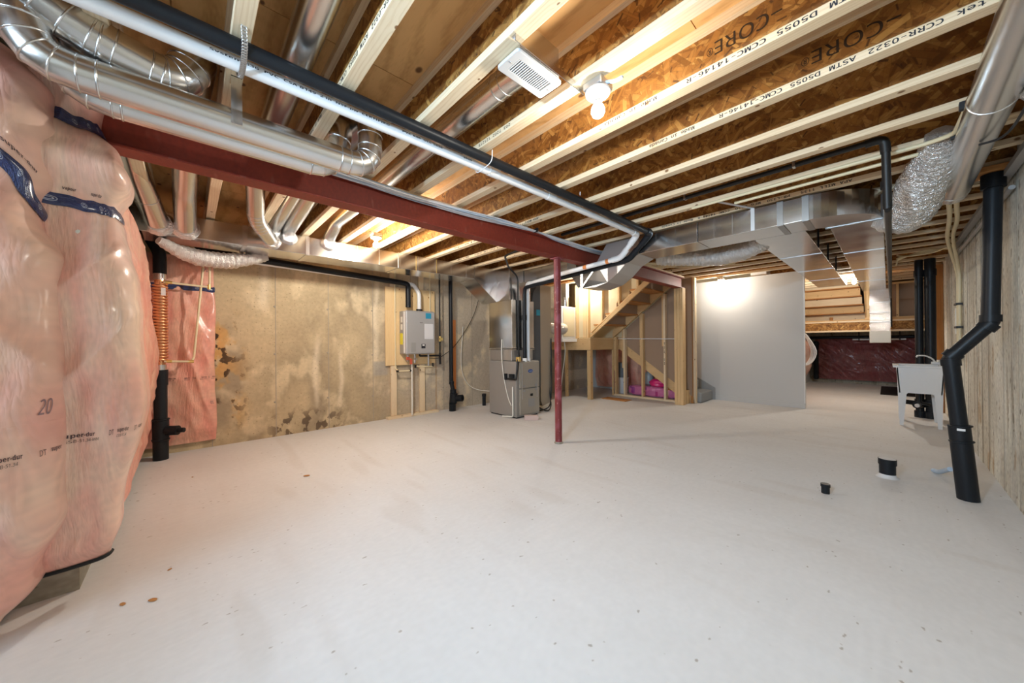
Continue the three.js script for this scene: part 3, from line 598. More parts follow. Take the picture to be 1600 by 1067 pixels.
{ // second trunk
  const t = thing('cross_trunk', 'wide rectangular duct crossing the ceiling and dipping below the red beam', 'duct', undefined, [-1.5, 2.2, -3.9]);
  const zn = -3.78, zf = -4.15, y0 = 2.2, y1 = 2.40;
  const cuts = [-1.93, -1.30, -0.63, -0.46];
  const dip = prism([[-1.93, 2.2], [-1.93, 2.4], [-2.35, 2.4], [-2.50, 2.185], [-2.86, 2.185], [-3.0, 2.39], [-3.18, 2.39], [-3.18, 2.2], [-3.02, 2.10], [-2.84, 1.93], [-2.70, 1.90], [-2.52, 1.89], [-2.34, 1.93], [-2.20, 2.02], [-2.08, 2.13]], zf, zn, 'z'); { const p = dip.attributes.position; for (let i = 0; i < p.count; i++) { const d = Math.max(0, -2.72 - p.getX(i)); p.setZ(i, p.getZ(i) - 0.65 * d); } dip.computeVertexNormals(); metreUV(dip, 'x'); }
  part('dip', dip, M.galvDull, t);
  part('throat_rib', [bx(-2.74, -2.70, 1.895, 2.18, zn, zn + 0.006, 'y'), bar(V(-2.72, 1.91, zn + 0.002), V(-2.48, 2.17, zn + 0.002), 0.006, 0.02)], M.galvRound, t);
  part('left_section', rbx(-4.09, -3.19, y0, 2.39, -4.45, -4.08, 0.004), M.galv, t);
  for (let i = 0; i < 3; i++) {
    const s = part('duct_section', rbx(cuts[i] + 0.003, cuts[i + 1] - 0.003, y0, y1, zf, zn, 0.004), M.galv, t);
    const st = i ? 0.15 : 0.2; for (let x = cuts[i] + st; x < cuts[i + 1] - 0.06; x += st * 1.05) part('cross_seam', bx(x - 0.002, x + 0.002, y0 + 0.005, y1 - 0.003, zn, zn + 0.0025, 'y'), M.galvRound, s);
  }
  for (const x of [-0.63, -0.46]) part('drive_cleat', [bx(x - 0.022, x + 0.022, y0 - 0.003, y1 + 0.004, zn, zn + 0.007, 'y'), bx(x - 0.022, x + 0.022, y0 - 0.006, y0, zf, zn, 'z')], M.dipMetal, t);
  for (const x of [-4.0, -3.7, -3.45]) part('cross_seam', bx(x - 0.002, x + 0.002, y0, 2.39, -4.08, -4.077, 'y'), M.galvRound, t);
  // curved turn into the long run going back
  const arc = []; const cx = -0.46, cz = -4.21;
  for (let i = 0; i <= 14; i++) { const a = (i / 14) * Math.PI / 2; arc.push([cx + 0.44 * Math.sin(a), cz + 0.43 * Math.cos(a)]); }
  for (let i = 14; i >= 0; i--) { const a = (i / 14) * Math.PI / 2; arc.push([cx + 0.10 * Math.sin(a), cz + 0.06 * Math.cos(a)]); }
  const g = prism(arc, y0, y1, 'y');
  part('curved_elbow', g, M.galv, t);
  part('elbow_cleat', [bx(-0.375, 0.0, y0 - 0.004, y0, -4.235, -4.20, 'x'), bx(-0.022, 0.004, y0 - 0.004, y1, -4.24, -4.20, 'y')], M.dipMetal, t);
}
{
  const t = thing('return_run', 'flat shiny duct, right one of the two running back, ending in a foil-wrapped drop', 'duct', undefined, [-0.17, 2.2, -7]);
  const zs = [-4.21, -5.6, -7.05, -8.5, -10.25];
  for (let i = 0; i < 4; i++) part('duct_section', rbx(-0.345, -0.015, 2.2, 2.40, zs[i + 1] + 0.004, zs[i] - 0.004, 0.004, 'z'), M.galv, t);
  for (const z of zs.slice(1, 4)) part('drive_cleat', bx(-0.345, -0.015, 2.196, 2.2, z - 0.004, z + 0.004), M.galvDull, t);
  const g = new RoundedBoxGeometry(0.30, 0.9, 0.26, 6, 0.02, ); 
  const d = new THREE.BoxGeometry(0.29, 0.86, 0.24, 8, 24, 6), p = d.attributes.position;
  for (let i = 0; i < p.count; i++) { const x = p.getX(i), y = p.getY(i), z = p.getZ(i), k = 1 + 0.035 * N(x * 9, y * 11, z * 9); p.setXYZ(i, x * k, y, z * k); }
  d.computeVertexNormals(); d.translate(-0.105, 1.79, -10.37); metreUV(d, 'y');
  part('foil_wrapped_drop', d, M.foilTape, t, 'vertical drop wrapped in crinkled foil tape');
  for (const y of [1.55, 1.75, 1.95]) part('tape_seam', bx(-0.255, 0.045, y - 0.004, y + 0.004, -10.495, -10.242), M.galvDull, t);
  part('drop_end', rbx(-0.255, 0.045, 1.13, 1.37, -10.49, -10.25, 0.006, 'y'), M.furnaceTan, t);
}
{
  const t = thing('return_duct', 'flat shiny duct, left one of the two running back over the partition', 'duct', undefined, [-0.7, 2.2, -6.5]);
  const zs = [-4.16, -5.35, -6.6, -7.75, -8.85];
  for (let i = 0; i < 4; i++) part('duct_section', rbx(-0.90, -0.505, 2.2, 2.40, zs[i + 1] + 0.004, zs[i] - 0.004, 0.004, 'z'), M.galv, t);
  for (const z of zs.slice(1, 4)) part('drive_cleat', bx(-0.90, -0.505, 2.196, 2.2, z - 0.004, z + 0.004), M.galvDull, t);
  part('end_cap', rbx(-0.902, -0.503, 2.198, 2.402, -8.87, -8.85, 0.004), M.galvRound, t);
  for (const z of [-5.0, -5.9, -6.9]) part('hanger_wire', pipe([V(-0.50, 2.2, z), V(-0.50, 2.42, z)], 0.006, 0, { seg: 6 }), M.cable, t);
}
single('duct_hanger', [bar(V(-1.02, 2.428, -3.42), V(-0.83, 2.405, -3.78), 0.03, 0.003), bx(-0.845, -0.815, 2.20, 2.405, -3.778, -3.774, 'y')], M.galvDull, 'bent metal hanger strap from joist to the side of the wide duct', 'strap');
// ---------------------------------------------------------------- foil hoses
single('foil_hose', foilHose([V(0.235, 2.43, -3.36), V(0.205, 2.36, -3.58), V(0.165, 2.275, -3.83), V(0.140, 2.205, -4.05), V(0.085, 2.165, -4.22), V(0.01, 2.18, -4.29), V(-0.05, 2.22, -4.30)], 0.125, { rough: 1.5, ends: 1, prof: (t) => 0.58 + 0.42 * smooth(0, 0.45, t) - 0.45 * smooth(0.74, 1, t) }), M.foil, 'fat crumpled silver hose curving down beside the black ceiling pipe', 'flexible duct');
single('foil_hose', foilHose([V(0.508, 2.36, 0.8), V(0.508, 2.30, -0.8), V(0.506, 2.27, -2.0), V(0.506, 2.28, -2.65), V(0.506, 2.38, -2.84), V(0.506, 2.55, -2.90)], 0.092, { rough: 1.0 }), M.foil, 'silver foil hose between the round duct and the right concrete wall', 'flexible duct');
single('foil_hose', foilHose([V(-2.05, 2.30, -4.52), V(-1.7, 2.25, -4.60), V(-1.37, 2.20, -4.62), V(-1.1, 2.22, -4.60), V(-0.88, 2.28, -4.56)], 0.10, { rough: 1.3 }), M.foil, 'wrinkled silver hose hanging level behind the wide cross duct', 'flexible duct');
single('foil_hose', foilHose([V(-4.52, 2.16, 0.20), V(-4.62, 2.10, 0.06), V(-4.70, 2.075, -0.10), V(-4.75, 2.085, -0.28), V(-4.78, 2.13, -0.46), V(-4.80, 2.19, -0.66)], 0.078, { rough: 1.4, ends: 0.75, prof: (t) => 0.55 + 0.45 * smooth(0, 0.4, t) - 0.4 * smooth(0.6, 1, t) }), M.foil, 'sagging silver hose under the long duct above the copper coil', 'flexible duct');
single('foil_hose', foilHose([V(-4.80, 1.95, -4.95), V(-4.72, 1.72, -4.95), V(-4.55, 1.56, -4.96), V(-4.36, 1.47, -5.0), V(-4.26, 1.45, -5.25), V(-4.45, 1.47, -5.48), V(-4.62, 1.48, -5.57)], 0.10, { rough: 0.9 }), M.foil, 'silver hose looping to the white box behind the red post', 'flexible duct');
// ---------------------------------------------------------------- pipes
const plus = (a, x, y, z) => V(a.x + x, a.y + y, a.z + z);
{
  const t = thing('vent_pipe', 'long black plastic pipe under the joists paired with a white one', 'pipe', undefined, [-1.75, 2.385, -1.7]);
  const P = [V(-1.745, 2.387, 2.2), V(-1.75, 2.380, -3.70), V(-2.03, 2.15, -3.745), V(-3.2, 2.095, -3.73), V(-3.80, 2.10, -3.86), V(-3.83, 2.09, -3.93), V(-3.93, 0.93, -3.93)];
  part('run', pipe([P[0], P[1], P[2], V(-3.0, 2.095, -3.80), V(-3.96, 2.075, -3.965), V(-3.985, 1.95, -3.975), V(-3.985, 0.92, -3.975)], 0.030, 0.05), M.black, t);
  part('elbow', sweep(fillet([V(-1.748, 2.381, -3.60), V(-1.75, 2.380, -3.70), V(-1.86, 2.29, -3.72)], 0.06), 0.036, { seg: 18 }), M.black, t);
  part('elbow', sweep(fillet([V(-1.93, 2.235, -3.73), V(-2.03, 2.15, -3.745), V(-2.14, 2.145, -3.745)], 0.06), 0.036, { seg: 18 }), M.black, t);
  part('coupling', collar(V(-3.985, 1.6, -3.975), V(0, 1, 0), 0.036, 0.08), M.black, t);
  const pr = printMat([['CSA B181.1  ABS DWV  2 in  NSF-pw', 20, 32, '44px sans-serif'], ['ABS DWV  CSA B181.1', 900, 32, '44px sans-serif'], ['CERTIFIED 2020', 1500, 32, '44px sans-serif']], 2048, 64, { color: '#9aa3ad' });
  part('lettering', pipePrint(V(-1.75, 2.3855, 0), -0.15, -1.9, 0.0304, 5.95, 0.6), pr, t);
}
function pipePrint(c, z0, z1, r, a0, da) {   // curved strip on a pipe along z (angles from +x towards +y)
  const g = new THREE.PlaneGeometry(1, 1, 2, 6), p = g.attributes.position, n = g.attributes.normal;
  for (let i = 0; i < p.count; i++) { const u = p.getX(i) + 0.5, v = p.getY(i) + 0.5, a = a0 + (v - 0.5) * da; p.setXYZ(i, c.x + Math.cos(a) * r, c.y + Math.sin(a) * r, lerp(z0, z1, u)); n.setXYZ(i, Math.cos(a), Math.sin(a), 0); }
  return g;
}
{
  const t = thing('vent_pipe', 'long white plastic pipe slung beside the black one under the joists', 'pipe', undefined, [-1.85, 2.38, -1.7]);
  const Q = [V(-1.845, 2.378, 2.2), V(-1.85, 2.372, -3.60), V(-2.09, 2.165, -3.66), V(-2.9, 2.115, -3.66), V(-3.97, 2.14, -4.03), V(-3.99, 2.0, -4.06), V(-3.99, 0.92, -4.06)];
  part('run', pipe(Q, 0.029, 0.06), M.pvc, t);
  part('elbow', sweep(fillet([V(-1.85, 2.372, -3.50), Q[1], V(-1.95, 2.286, -3.623)], 0.06), 0.035, { seg: 18 }), M.pvc, t);
  part('elbow', sweep(fillet([V(-2.0, 2.243, -3.641), Q[2], V(-2.20, 2.158, -3.66)], 0.06), 0.035, { seg: 18 }), M.pvc, t);
  part('elbow', sweep(fillet([V(-3.87, 2.138, -3.995), Q[4], V(-3.985, 2.03, -4.05)], 0.06), 0.035, { seg: 18 }), M.pvc, t);
  part('coupling', collar(V(-1.848, 2.376, -1.55), V(0, 0, 1), 0.0335, 0.09), M.pvc, t);
  part('coupling', collar(V(-1.848, 2.376, -2.15), V(0, 0, 1), 0.0335, 0.09), M.pvc, t);
  for (const [a, b] of [[V(-1.98, 2.26, -3.636), V(-2.005, 2.239, -3.641)], [V(-2.24, 2.156, -3.66), V(-2.28, 2.153, -3.66)], [V(-2.55, 2.137, -3.66), V(-2.60, 2.134, -3.66)]]) part('orange_label', sweep([a, b], 0.0294, { seg: 18, caps: false }), M.orange, t, 'orange printed label');
  const pr = printMat([['System 636  PVC  CSA B149  2 in  NSF-pw  CERTIFIED', 20, 32, 'bold 44px sans-serif'], ['PVC 636  ULC S636', 1200, 32, 'bold 44px sans-serif'], ['2020', 1800, 32, 'bold 44px sans-serif']], 2048, 64, { color: '#34383e' });
  part('lettering', pipePrint(V(-1.8475, 2.377, 0), -0.05, -1.45, 0.0293, 6.25, 0.7), pr, t);
}
{ // hanger chain and thin ties
  const t = thing('hanger_chain', 'perforated metal chain strap looped under both long pipes', 'strap', undefined, [-1.8, 2.35, -0.17]);
  const path = curve([V(-1.665, 2.425, -0.16), V(-1.695, 2.372, -0.165), V(-1.76, 2.347, -0.168), V(-1.83, 2.342, -0.168), V(-1.888, 2.352, -0.166), V(-1.91, 2.425, -0.16)], 30);
  for (let i = 0; i < 30; i += 1) { const g = new THREE.TorusGeometry(0.0085, 0.0028, 6, 10); const d = path[Math.min(30, i + 1)].clone().sub(path[i]).normalize(); const m = new THREE.Matrix4().makeBasis(d, V(0, 0, 1), new THREE.Vector3().crossVectors(d, V(0, 0, 1))); g.applyMatrix4(m.setPosition(path[i])); part('link', g, M.chain, t); }
}
for (const [z, l] of [[-1.42, 'thin wire loop around both pipes past the register'], [-2.35, 'thin wire loop around both pipes before the elbows']]) {
  single('pipe_tie', pipe(curve([V(-1.70, 2.424, z), V(-1.71, 2.36, z), V(-1.78, 2.340, z), V(-1.86, 2.338, z), V(-1.885, 2.38, z), V(-1.88, 2.424, z)], 24), 0.003, 0, { seg: 6 }), M.pvc, l, 'tie', 'pipe ties');
}
{
  const t = thing('gas_line', 'thin black pipe across the ceiling turning down and running back', 'pipe', undefined, [-1, 2.38, -3.2]);
  part('ceiling_run', pipe([V(-2.58, 2.452, -3.20), V(-0.02, 2.459, -3.20)], 0.018, 0), M.blackIron, t);
  part('elbow', sweep(fillet([V(-0.09, 2.455, -3.20), V(-0.005, 2.46, -3.20), V(0.0, 2.37, -3.21)], 0.05), 0.025, { seg: 16 }), M.blackIron, t);
  part('drop', pipe([V(0.0, 2.40, -3.205), V(0.005, 2.03, -3.26)], 0.021, 0), M.blackIron, t);
  part('coupling', collar(V(0.0, 2.18, -3.25), V(0, -1, 0), 0.026, 0.05), M.blackIron, t);
  part('back_run', pipe([V(0.005, 2.06, -3.26), V(0.006, 2.03, -3.28), V(0.045, 2.03, -10.3), V(0.05, 1.45, -10.35)], 0.019, 0.04), M.blackIron, t);
  for (const x of [-0.45, -1.2, -1.9]) part('clip', bx(x - 0.008, x + 0.008, 2.44, 2.482, -3.222, -3.178), M.chain, t);
  part('west_run', pipe([V(-2.95, 2.385, -3.06), V(-3.55, 2.38, -3.17), V(-3.97, 2.36, -3.62), V(-4.02, 2.25, -3.865), V(-4.02, 0.97, -3.87)], 0.014, 0.08), M.blackIron, t);
}
// white wires laid along the beam's top
{
  const t = thing('wire_bundle', 'bundle of grey and white cables draped along the top of the red beam', 'cable', undefined, [-2.6, 2.4, -2.5]);
  for (let i = 0; i < 11; i++) {
    const o = (i - 5) * 0.012, ph = rr(0, 6), pts = [];
    for (let k = 0; k <= 15; k++) { const z = -0.5 - k * 0.29, tight = 1 - 0.8 * Math.exp(-Math.pow((z + 2.75) / 0.25, 2)); pts.push(V(-2.585 + o * 0.7 * tight + 0.008 * Math.sin(k + ph), 2.402 - 0.030 * Math.abs(Math.sin((z + 2.75) * 1.25)) + 0.010 * tight * Math.sin(i * 2.1 + k), z)); }
    part('cable', sweep(curve(pts, 60), 0.0062, { seg: 7 }), i % 4 === 1 ? M.wireBlue : M.wire, t);
  }
  part('tie', bx(-2.63, -2.54, 2.385, 2.425, -2.755, -2.745), M.cable, t);
}
const cableFan = thing('loose_cables', 'pale loose cables fanning out over the far end of the red beam', 'cable', undefined, [-2.4, 2.4, -5.4]);
for (let i = 0; i < 5; i++) {
  const z0 = -5.0 - 0.16 * i;
  part('cable', sweep(curve([V(-2.58, 2.41, z0 + 0.8), V(-2.52, 2.38, z0 + 0.2), V(-2.3 + 0.1 * i, 2.40, z0 - 0.5), V(-2.0 + 0.12 * i, 2.43, z0 - 0.9)], 24), 0.0065, { seg: 7 }), M.pex, cableFan);
}
// ---------------------------------------------------------------- insulation
// A batt hung on a wall: cross-sections at each height run round a puffed blob. map(a, b, out) places (along, up, away from wall).
function batt({ len0, len1, thick, y0, y1, place, fold = 0.02, seedv = 1, nu = 90, nv = 150, skew = 0.9 }) {
  const pos = [], uv = [], idx = [];
  for (let j = 0; j <= nv; j++) {
    const t = j / nv, y = lerp(y0, y1, t), a0 = len0(y), a1 = len1(y), T = thick(y);
    for (let i = 0; i <= nu; i++) {
      const th = Math.PI * (1 - i / nu), c = Math.cos(th), s = Math.sin(th);
      const cc = Math.sign(c) * Math.pow(Math.abs(c), 0.55), ss = Math.pow(Math.max(0, s), 0.42);
      const along = (a0 + a1) / 2 + cc * (a1 - a0) / 2;
      const sd = seedv * 13.7;
      const q = along * 4.2 + y * skew * 2.0;
      let d = fold * (1.4 * N(along * 2.3 + sd, y * 1.6, sd) + 0.9 * Math.pow(1 - Math.abs(N(q * 1.1 + sd, y * 0.9 - along, 4)), 5) + 0.5 * N(along * 9 + y * 5 + sd, y * 3.2 - along * 6, 7));
      d *= smooth(0, 0.10, t) * smooth(1, 0.94, t) * 0.8 + 0.2;
      const out = Math.max(0.004, ss * (T + d * ss));
      const p = place(along + (cc < 0 ? -1 : 1) * Math.max(0, Math.abs(cc) - 0.55) * d * 0.8, y, out);
      pos.push(p.x, p.y, p.z); uv.push(-(along + out * cc), y);
    }
  }
  for (let j = 0; j < nv; j++) for (let i = 0; i < nu; i++) { const a = j * (nu + 1) + i, b = a + nu + 1; idx.push(a, a + 1, b, b, a + 1, b + 1); }
  const g = new THREE.BufferGeometry(); g.setAttribute('position', new THREE.Float32BufferAttribute(pos, 3)); g.setAttribute('uv', new THREE.Float32BufferAttribute(uv, 2)); g.setIndex(idx); g.computeVertexNormals();
  g.userData = { len0, len1, thick, place, fold, seedv, skew, y0, y1 };
  return g;
}
// strip of tape or print following a batt's surface between heights, slightly proud
function battStrip(g, ya, yb, th0, th1, lift, nu = 60, nv = 6, wob = 0, uw = 1, tilt = null) {
  const { len0, len1, thick, place, fold, seedv, skew, y0, y1 } = g.userData, pos = [], uv = [], idx = [];
  for (let j = 0; j <= nv; j++) for (let i = 0; i <= nu; i++) {
    const th = lerp(th0, th1, i / nu), c = Math.cos(th), s = Math.sin(th), t0 = j / nv;
    const y = lerp(ya, yb, t0) + wob * N(i * 0.11, seedv * 3, 1) + (tilt ? tilt(th) : 0), t = (y - y0) / (y1 - y0), a0 = len0(y), a1 = len1(y), T = thick(y);
    const cc = Math.sign(c) * Math.pow(Math.abs(c), 0.55), ss = Math.pow(Math.max(0, s), 0.42), along = (a0 + a1) / 2 + cc * (a1 - a0) / 2, sd = seedv * 13.7, q = along * 4.2 + y * skew * 2.0;
    let d = fold * (1.4 * N(along * 2.3 + sd, y * 1.6, sd) + 0.9 * Math.pow(1 - Math.abs(N(q * 1.1 + sd, y * 0.9 - along, 4)), 5) + 0.5 * N(along * 9 + y * 5 + sd, y * 3.2 - along * 6, 7));
    d *= smooth(0, 0.10, t) * smooth(1, 0.94, t) * 0.8 + 0.2;
    const bulge = lift * (0.6 + 1.2 * Math.sin(Math.PI * t0));
    const out = Math.max(0.004, ss * (T + d * ss)) + bulge * ss, sideways = cc * bulge;
    const p = place(along + (cc < 0 ? -1 : 1) * Math.max(0, Math.abs(cc) - 0.55) * d * 0.8 + sideways, y, out);
    pos.push(p.x, p.y, p.z); uv.push((1 - i / nu) * uw, t0);
  }
  for (let j = 0; j < nv; j++) for (let i = 0; i < nu; i++) { const a = j * (nu + 1) + i, b = a + nu + 1; idx.push(a, a + 1, b, b, a + 1, b + 1); }
  const q = new THREE.BufferGeometry(); q.setAttribute('position', new THREE.Float32BufferAttribute(pos, 3)); q.setAttribute('uv', new THREE.Float32BufferAttribute(uv, 2)); q.setIndex(idx); q.computeVertexNormals(); return q;
}
const kf = (pts) => (y) => { for (let i = 0; i < pts.length - 1; i++) if (y <= pts[i + 1][0]) return lerp(pts[i][1], pts[i + 1][1], smooth(pts[i][0], pts[i + 1][0], y)); return pts[pts.length - 1][1]; };
const battText = (s) => printMat(s, 1024, 64, { color: '#4a3438', font: 'bold 26px sans-serif' });
const T1 = battText([['DT', 20, 26, '34px sans-serif'], ['super-dur', 90, 20], ['CGSB-51.34-M86', 90, 46, '20px sans-serif'], ['DT', 300, 26, '34px sans-serif'], ['super-dur', 370, 20], ['CGSB-51.34-M86', 370, 46, '20px sans-serif'], ['DT', 580, 26, '34px sans-serif'], ['super-dur', 650, 20], ['CGSB-51.34', 650, 46, '20px sans-serif'], ['DT', 850, 26, '34px sans-serif'], ['super', 920, 20]]);
const T2 = battText([['super-dur', 30, 26, 'bold 40px sans-serif'], ['vapour', 330, 26, 'bold 36px sans-serif'], ['super-dur', 640, 26, 'bold 40px sans-serif']]);
const T20 = printMat([['20', 20, 64, 'italic 90px sans-serif']], 128, 128, { color: '#8d7277' });
const sideWall = (a, y, o) => V(XS + 0.002 + o, y, a);           // on the side wall, along = z
{ // second batt, wrapped round the corner of the side wall
  const t = thing('insulation_batt', 'puffed pink batt wrapped round the corner of the side wall, standing off the floor', 'insulation', undefined, [XS, 0.15, 0.4]);
  const g = batt({ len0: kf([[0.13, 0.30], [0.35, 0.245], [0.9, 0.165], [1.5, 0.195], [1.78, 0.25], [1.86, 0.262], [2.02, 0.215], [2.14, 0.25], [2.24, 0.31], [2.40, 0.30]]), len1: () => 0.66, thick: kf([[0.13, 0.10], [0.3, 0.22], [0.9, 0.34], [1.5, 0.33], [1.80, 0.25], [1.86, 0.24], [2.02, 0.33], [2.14, 0.27], [2.24, 0.19], [2.40, 0.22]]), y0: 0.15, y1: 2.40, place: sideWall, fold: 0.035, seedv: 2 });
  part('blanket', g, M.pink, t);
  const b = part('blue_band', battStrip(g, 1.81, 1.865, Math.PI * 0.985, Math.PI * 0.35, 0.006, 70, 6, 0.01, 1), M.band, t);
  part('blue_band', battStrip(g, 2.20, 2.265, Math.PI * 0.985, Math.PI * 0.35, 0.008, 70, 6, 0.012, 1), M.band, t);
  part('lettering', battStrip(g, 0.77, 0.83, Math.PI * 0.92, Math.PI * 0.25, 0.002, 60, 2), T1, t);
  part('lettering', battStrip(g, 1.875, 1.905, Math.PI * 0.80, Math.PI * 0.40, 0.003, 50, 2), T2, t);
  part('hem', battStrip(g, 0.152, 0.176, Math.PI * 0.98, Math.PI * 0.15, 0.008, 50, 4), M.dark, t, 'dark frayed lower hem');
  const pin = lathe([[0, 0.012], [0.006, 0.010], [0.018, 0.004], [0.02, 0]], [0, 0, 0], 16); pin.rotateZ(-Math.PI / 2); pin.translate(XS + 0.27, 1.70, 0.36); part('pin_washer', pin, M.pexWhite, t, 'white plastic fixing washer');
}
{ // first batt, nearest the camera
  const t = thing('insulation_batt', 'bulging pink batt nearest the camera, its foot touching the floor', 'insulation', undefined, [XS, 0.0, 0.8]);
  const g = batt({ len0: kf([[0.0, 0.60], [0.2, 0.47], [0.5, 0.395], [1.05, 0.375], [1.55, 0.40], [1.72, 0.455], [1.80, 0.455], [1.92, 0.41], [2.1, 0.42], [2.3, 0.44], [2.40, 0.5]]), len1: () => 1.20, thick: kf([[0.0, 0.30], [0.2, 0.40], [0.5, 0.50], [1.05, 0.55], [1.5, 0.50], [1.80, 0.46], [1.88, 0.44], [2.02, 0.49], [2.40, 0.42]]), y0: 0.02, y1: 2.40, place: sideWall, fold: 0.045, seedv: 3, skew: -1 });
  part('blanket', g, M.pink, t);
  const tilt = (th) => 0.19 * smooth(Math.PI * 0.97, Math.PI * 0.62, th);
  part('blue_band', battStrip(g, 1.715, 1.78, Math.PI * 0.985, Math.PI * 0.15, 0.007, 110, 6, 0.012, 2, tilt), M.band, t);
  part('lettering', battStrip(g, 0.74, 0.80, Math.PI * 0.90, Math.PI * 0.2, 0.002, 60, 2), T1, t);
  part('lettering', battStrip(g, 1.80, 1.835, Math.PI * 0.92, Math.PI * 0.3, 0.003, 60, 2, 0, 1, tilt), T2, t);
  part('lettering', battStrip(g, 0.90, 1.02, Math.PI * 0.83, Math.PI * 0.76, 0.002, 6, 2), T20, t);
}
{ // batts on the near wall between the corner and the left wall
  const t = thing('insulation_batt', 'dim pink batt on the short near wall behind the copper coil corner', 'insulation', undefined, [-4.1, 0.1, ZN]);
  const g = batt({ len0: () => -5.40, len1: () => -2.80, thick: kf([[0.1, 0.05], [0.4, 0.11], [1.0, 0.15], [1.7, 0.12], [2.2, 0.09]]), y0: 0.10, y1: 2.17, place: (a, y, o) => V(a, y, ZN - 0.002 - o), fold: 0.03, seedv: 5, nu: 60, nv: 70 });
  part('blanket', g, M.pinkDeep, t);
}
{
  const t = thing('insulation_batt', 'pink batt on the left concrete wall behind the copper-wound pipe', 'insulation', undefined, [XL, 0.1, 0.05]);
  const lw = (a, y, o) => V(XL + 0.002 + o, y, -a);
  const g = batt({ len0: () => -0.39, len1: (y) => 0.225 + 0.012 * Math.sin(y * 5), thick: kf([[0.08, 0.03], [0.25, 0.08], [0.9, 0.12], [1.5, 0.10], [1.86, 0.05], [1.92, 0.06], [2.1, 0.10]]), y0: 0.09, y1: 2.19, place: lw, fold: 0.03, seedv: 7, nu: 60, nv: 90 });
  part('blanket', g, M.pinkDeep, t);
  part('blue_band', battStrip(g, 1.815, 1.875, Math.PI * 0.97, Math.PI * 0.02, 0.005, 50, 5, 0.01, 1), M.band, t);
  part('lettering', battStrip(g, 0.80, 0.85, Math.PI * 0.7, Math.PI * 0.05, 0.002, 40, 2), T1, t);
  part('lettering', battStrip(g, 2.02, 2.09, Math.PI * 0.36, Math.PI * 0.24, 0.002, 8, 2), T20, t);
  part('lettering', battStrip(g, 0.50, 0.57, Math.PI * 0.26, Math.PI * 0.16, 0.002, 8, 2), T20, t);
}
// ---------------------------------------------------------------- copper-wound drain stack in the corner
{
  const x = -5.20, z = 0.22, t = thing('drain_stack', 'black drain pipe with a copper coil wound round its middle', 'pipe', undefined, [x, 0, z]);
  part('lower_pipe', pipe([V(x, 0.0, z), V(x, 0.82, z)], 0.053, 0, { seg: 24 }), M.black, t);
  part('base_hub', collar(V(x, 0.10, z), V(0, 1, 0), 0.062, 0.2), M.black, t);
  part('cleanout_tee', [collar(V(x, 0.30, z), V(0, 1, 0), 0.066, 0.22), collar(V(x + 0.06, 0.30, z - 0.09), V(0.5, 0, -0.8), 0.05, 0.10)], M.black, t);
  parts('tee_rim', [bead(V(x, 0.42, z), V(0, 1, 0), 0.066, 0.007), bead(V(x, 0.21, z), V(0, 1, 0), 0.066, 0.007)], M.black, t);
  part('cleanout_plug', collar(V(x + 0.105, 0.30, z - 0.16), V(0.5, 0, -0.8), 0.026, 0.05, { seg: 6 }), M.black, t);
  part('reducer', [collar(V(x, 0.86, z), V(0, 1, 0), 0.060, 0.16)], M.black, t);
  part('copper_core', pipe([V(x, 0.92, z), V(x, 1.98, z)], 0.042, 0, { seg: 22 }), M.copper, t);
  const coil = []; for (let i = 0; i <= 27 * 20; i++) { const a = (i / 20) * 6.283; coil.push(V(x + Math.cos(a) * 0.051, 1.02 + (i / 540) * 0.83, z + Math.sin(a) * 0.051)); }
  part('copper_coil', sweep(coil, 0.0125, { seg: 8 }), M.copper, t);
  parts('clamp', [collar(V(x, 1.92, z), V(0, 1, 0), 0.050, 0.07), collar(V(x, 0.965, z), V(0, 1, 0), 0.050, 0.06)], M.galvRound, t);
  part('upper_pipe', pipe([V(x, 1.95, z), V(x, 2.17, z), V(x - 0.02, 2.3, z + 0.06)], 0.053, 0.06, { seg: 24 }), M.black, t);
  part('rating_label', bx(x + 0.058, x + 0.062, 1.72, 1.80, z - 0.045, z - 0.01), M.white, t);
}
{
  const t = thing('water_line', 'pale plastic water lines joining the copper coil to the ceiling', 'pipe', undefined, [-5.2, 1, 0.0]);
  part('tube', pipe([V(-5.14, 1.03, 0.19), V(-5.16, 1.02, -0.02), V(-5.2, 1.06, -0.04), V(-5.2, 2.19, -0.13)], 0.011, 0.02, { seg: 10 }), M.pex, t);
  part('tube', pipe([V(-5.14, 1.86, 0.19), V(-5.2, 1.85, -0.17), V(-5.2, 1.90, -0.175), V(-5.2, 2.19, -0.175)], 0.011, 0.02, { seg: 10 }), M.pex, t);
  parts('fitting', [collar(V(-5.165, 1.02, -0.015), V(0, 0, 1), 0.017, 0.05), collar(V(-5.2, 1.85, -0.17), V(0, 1, 0), 0.017, 0.05), collar(V(-5.14, 1.03, 0.15), V(0, 0, 1), 0.017, 0.04), collar(V(-5.14, 1.86, 0.15), V(0, 0, 1), 0.017, 0.05)], M.brass, t);
}
single('cable_tie', bx(XL + 0.085, XL + 0.10, 0.95, 1.03, -0.19, -0.178), M.dark, 'black staple pinching the pink batt near its right edge', 'tie');
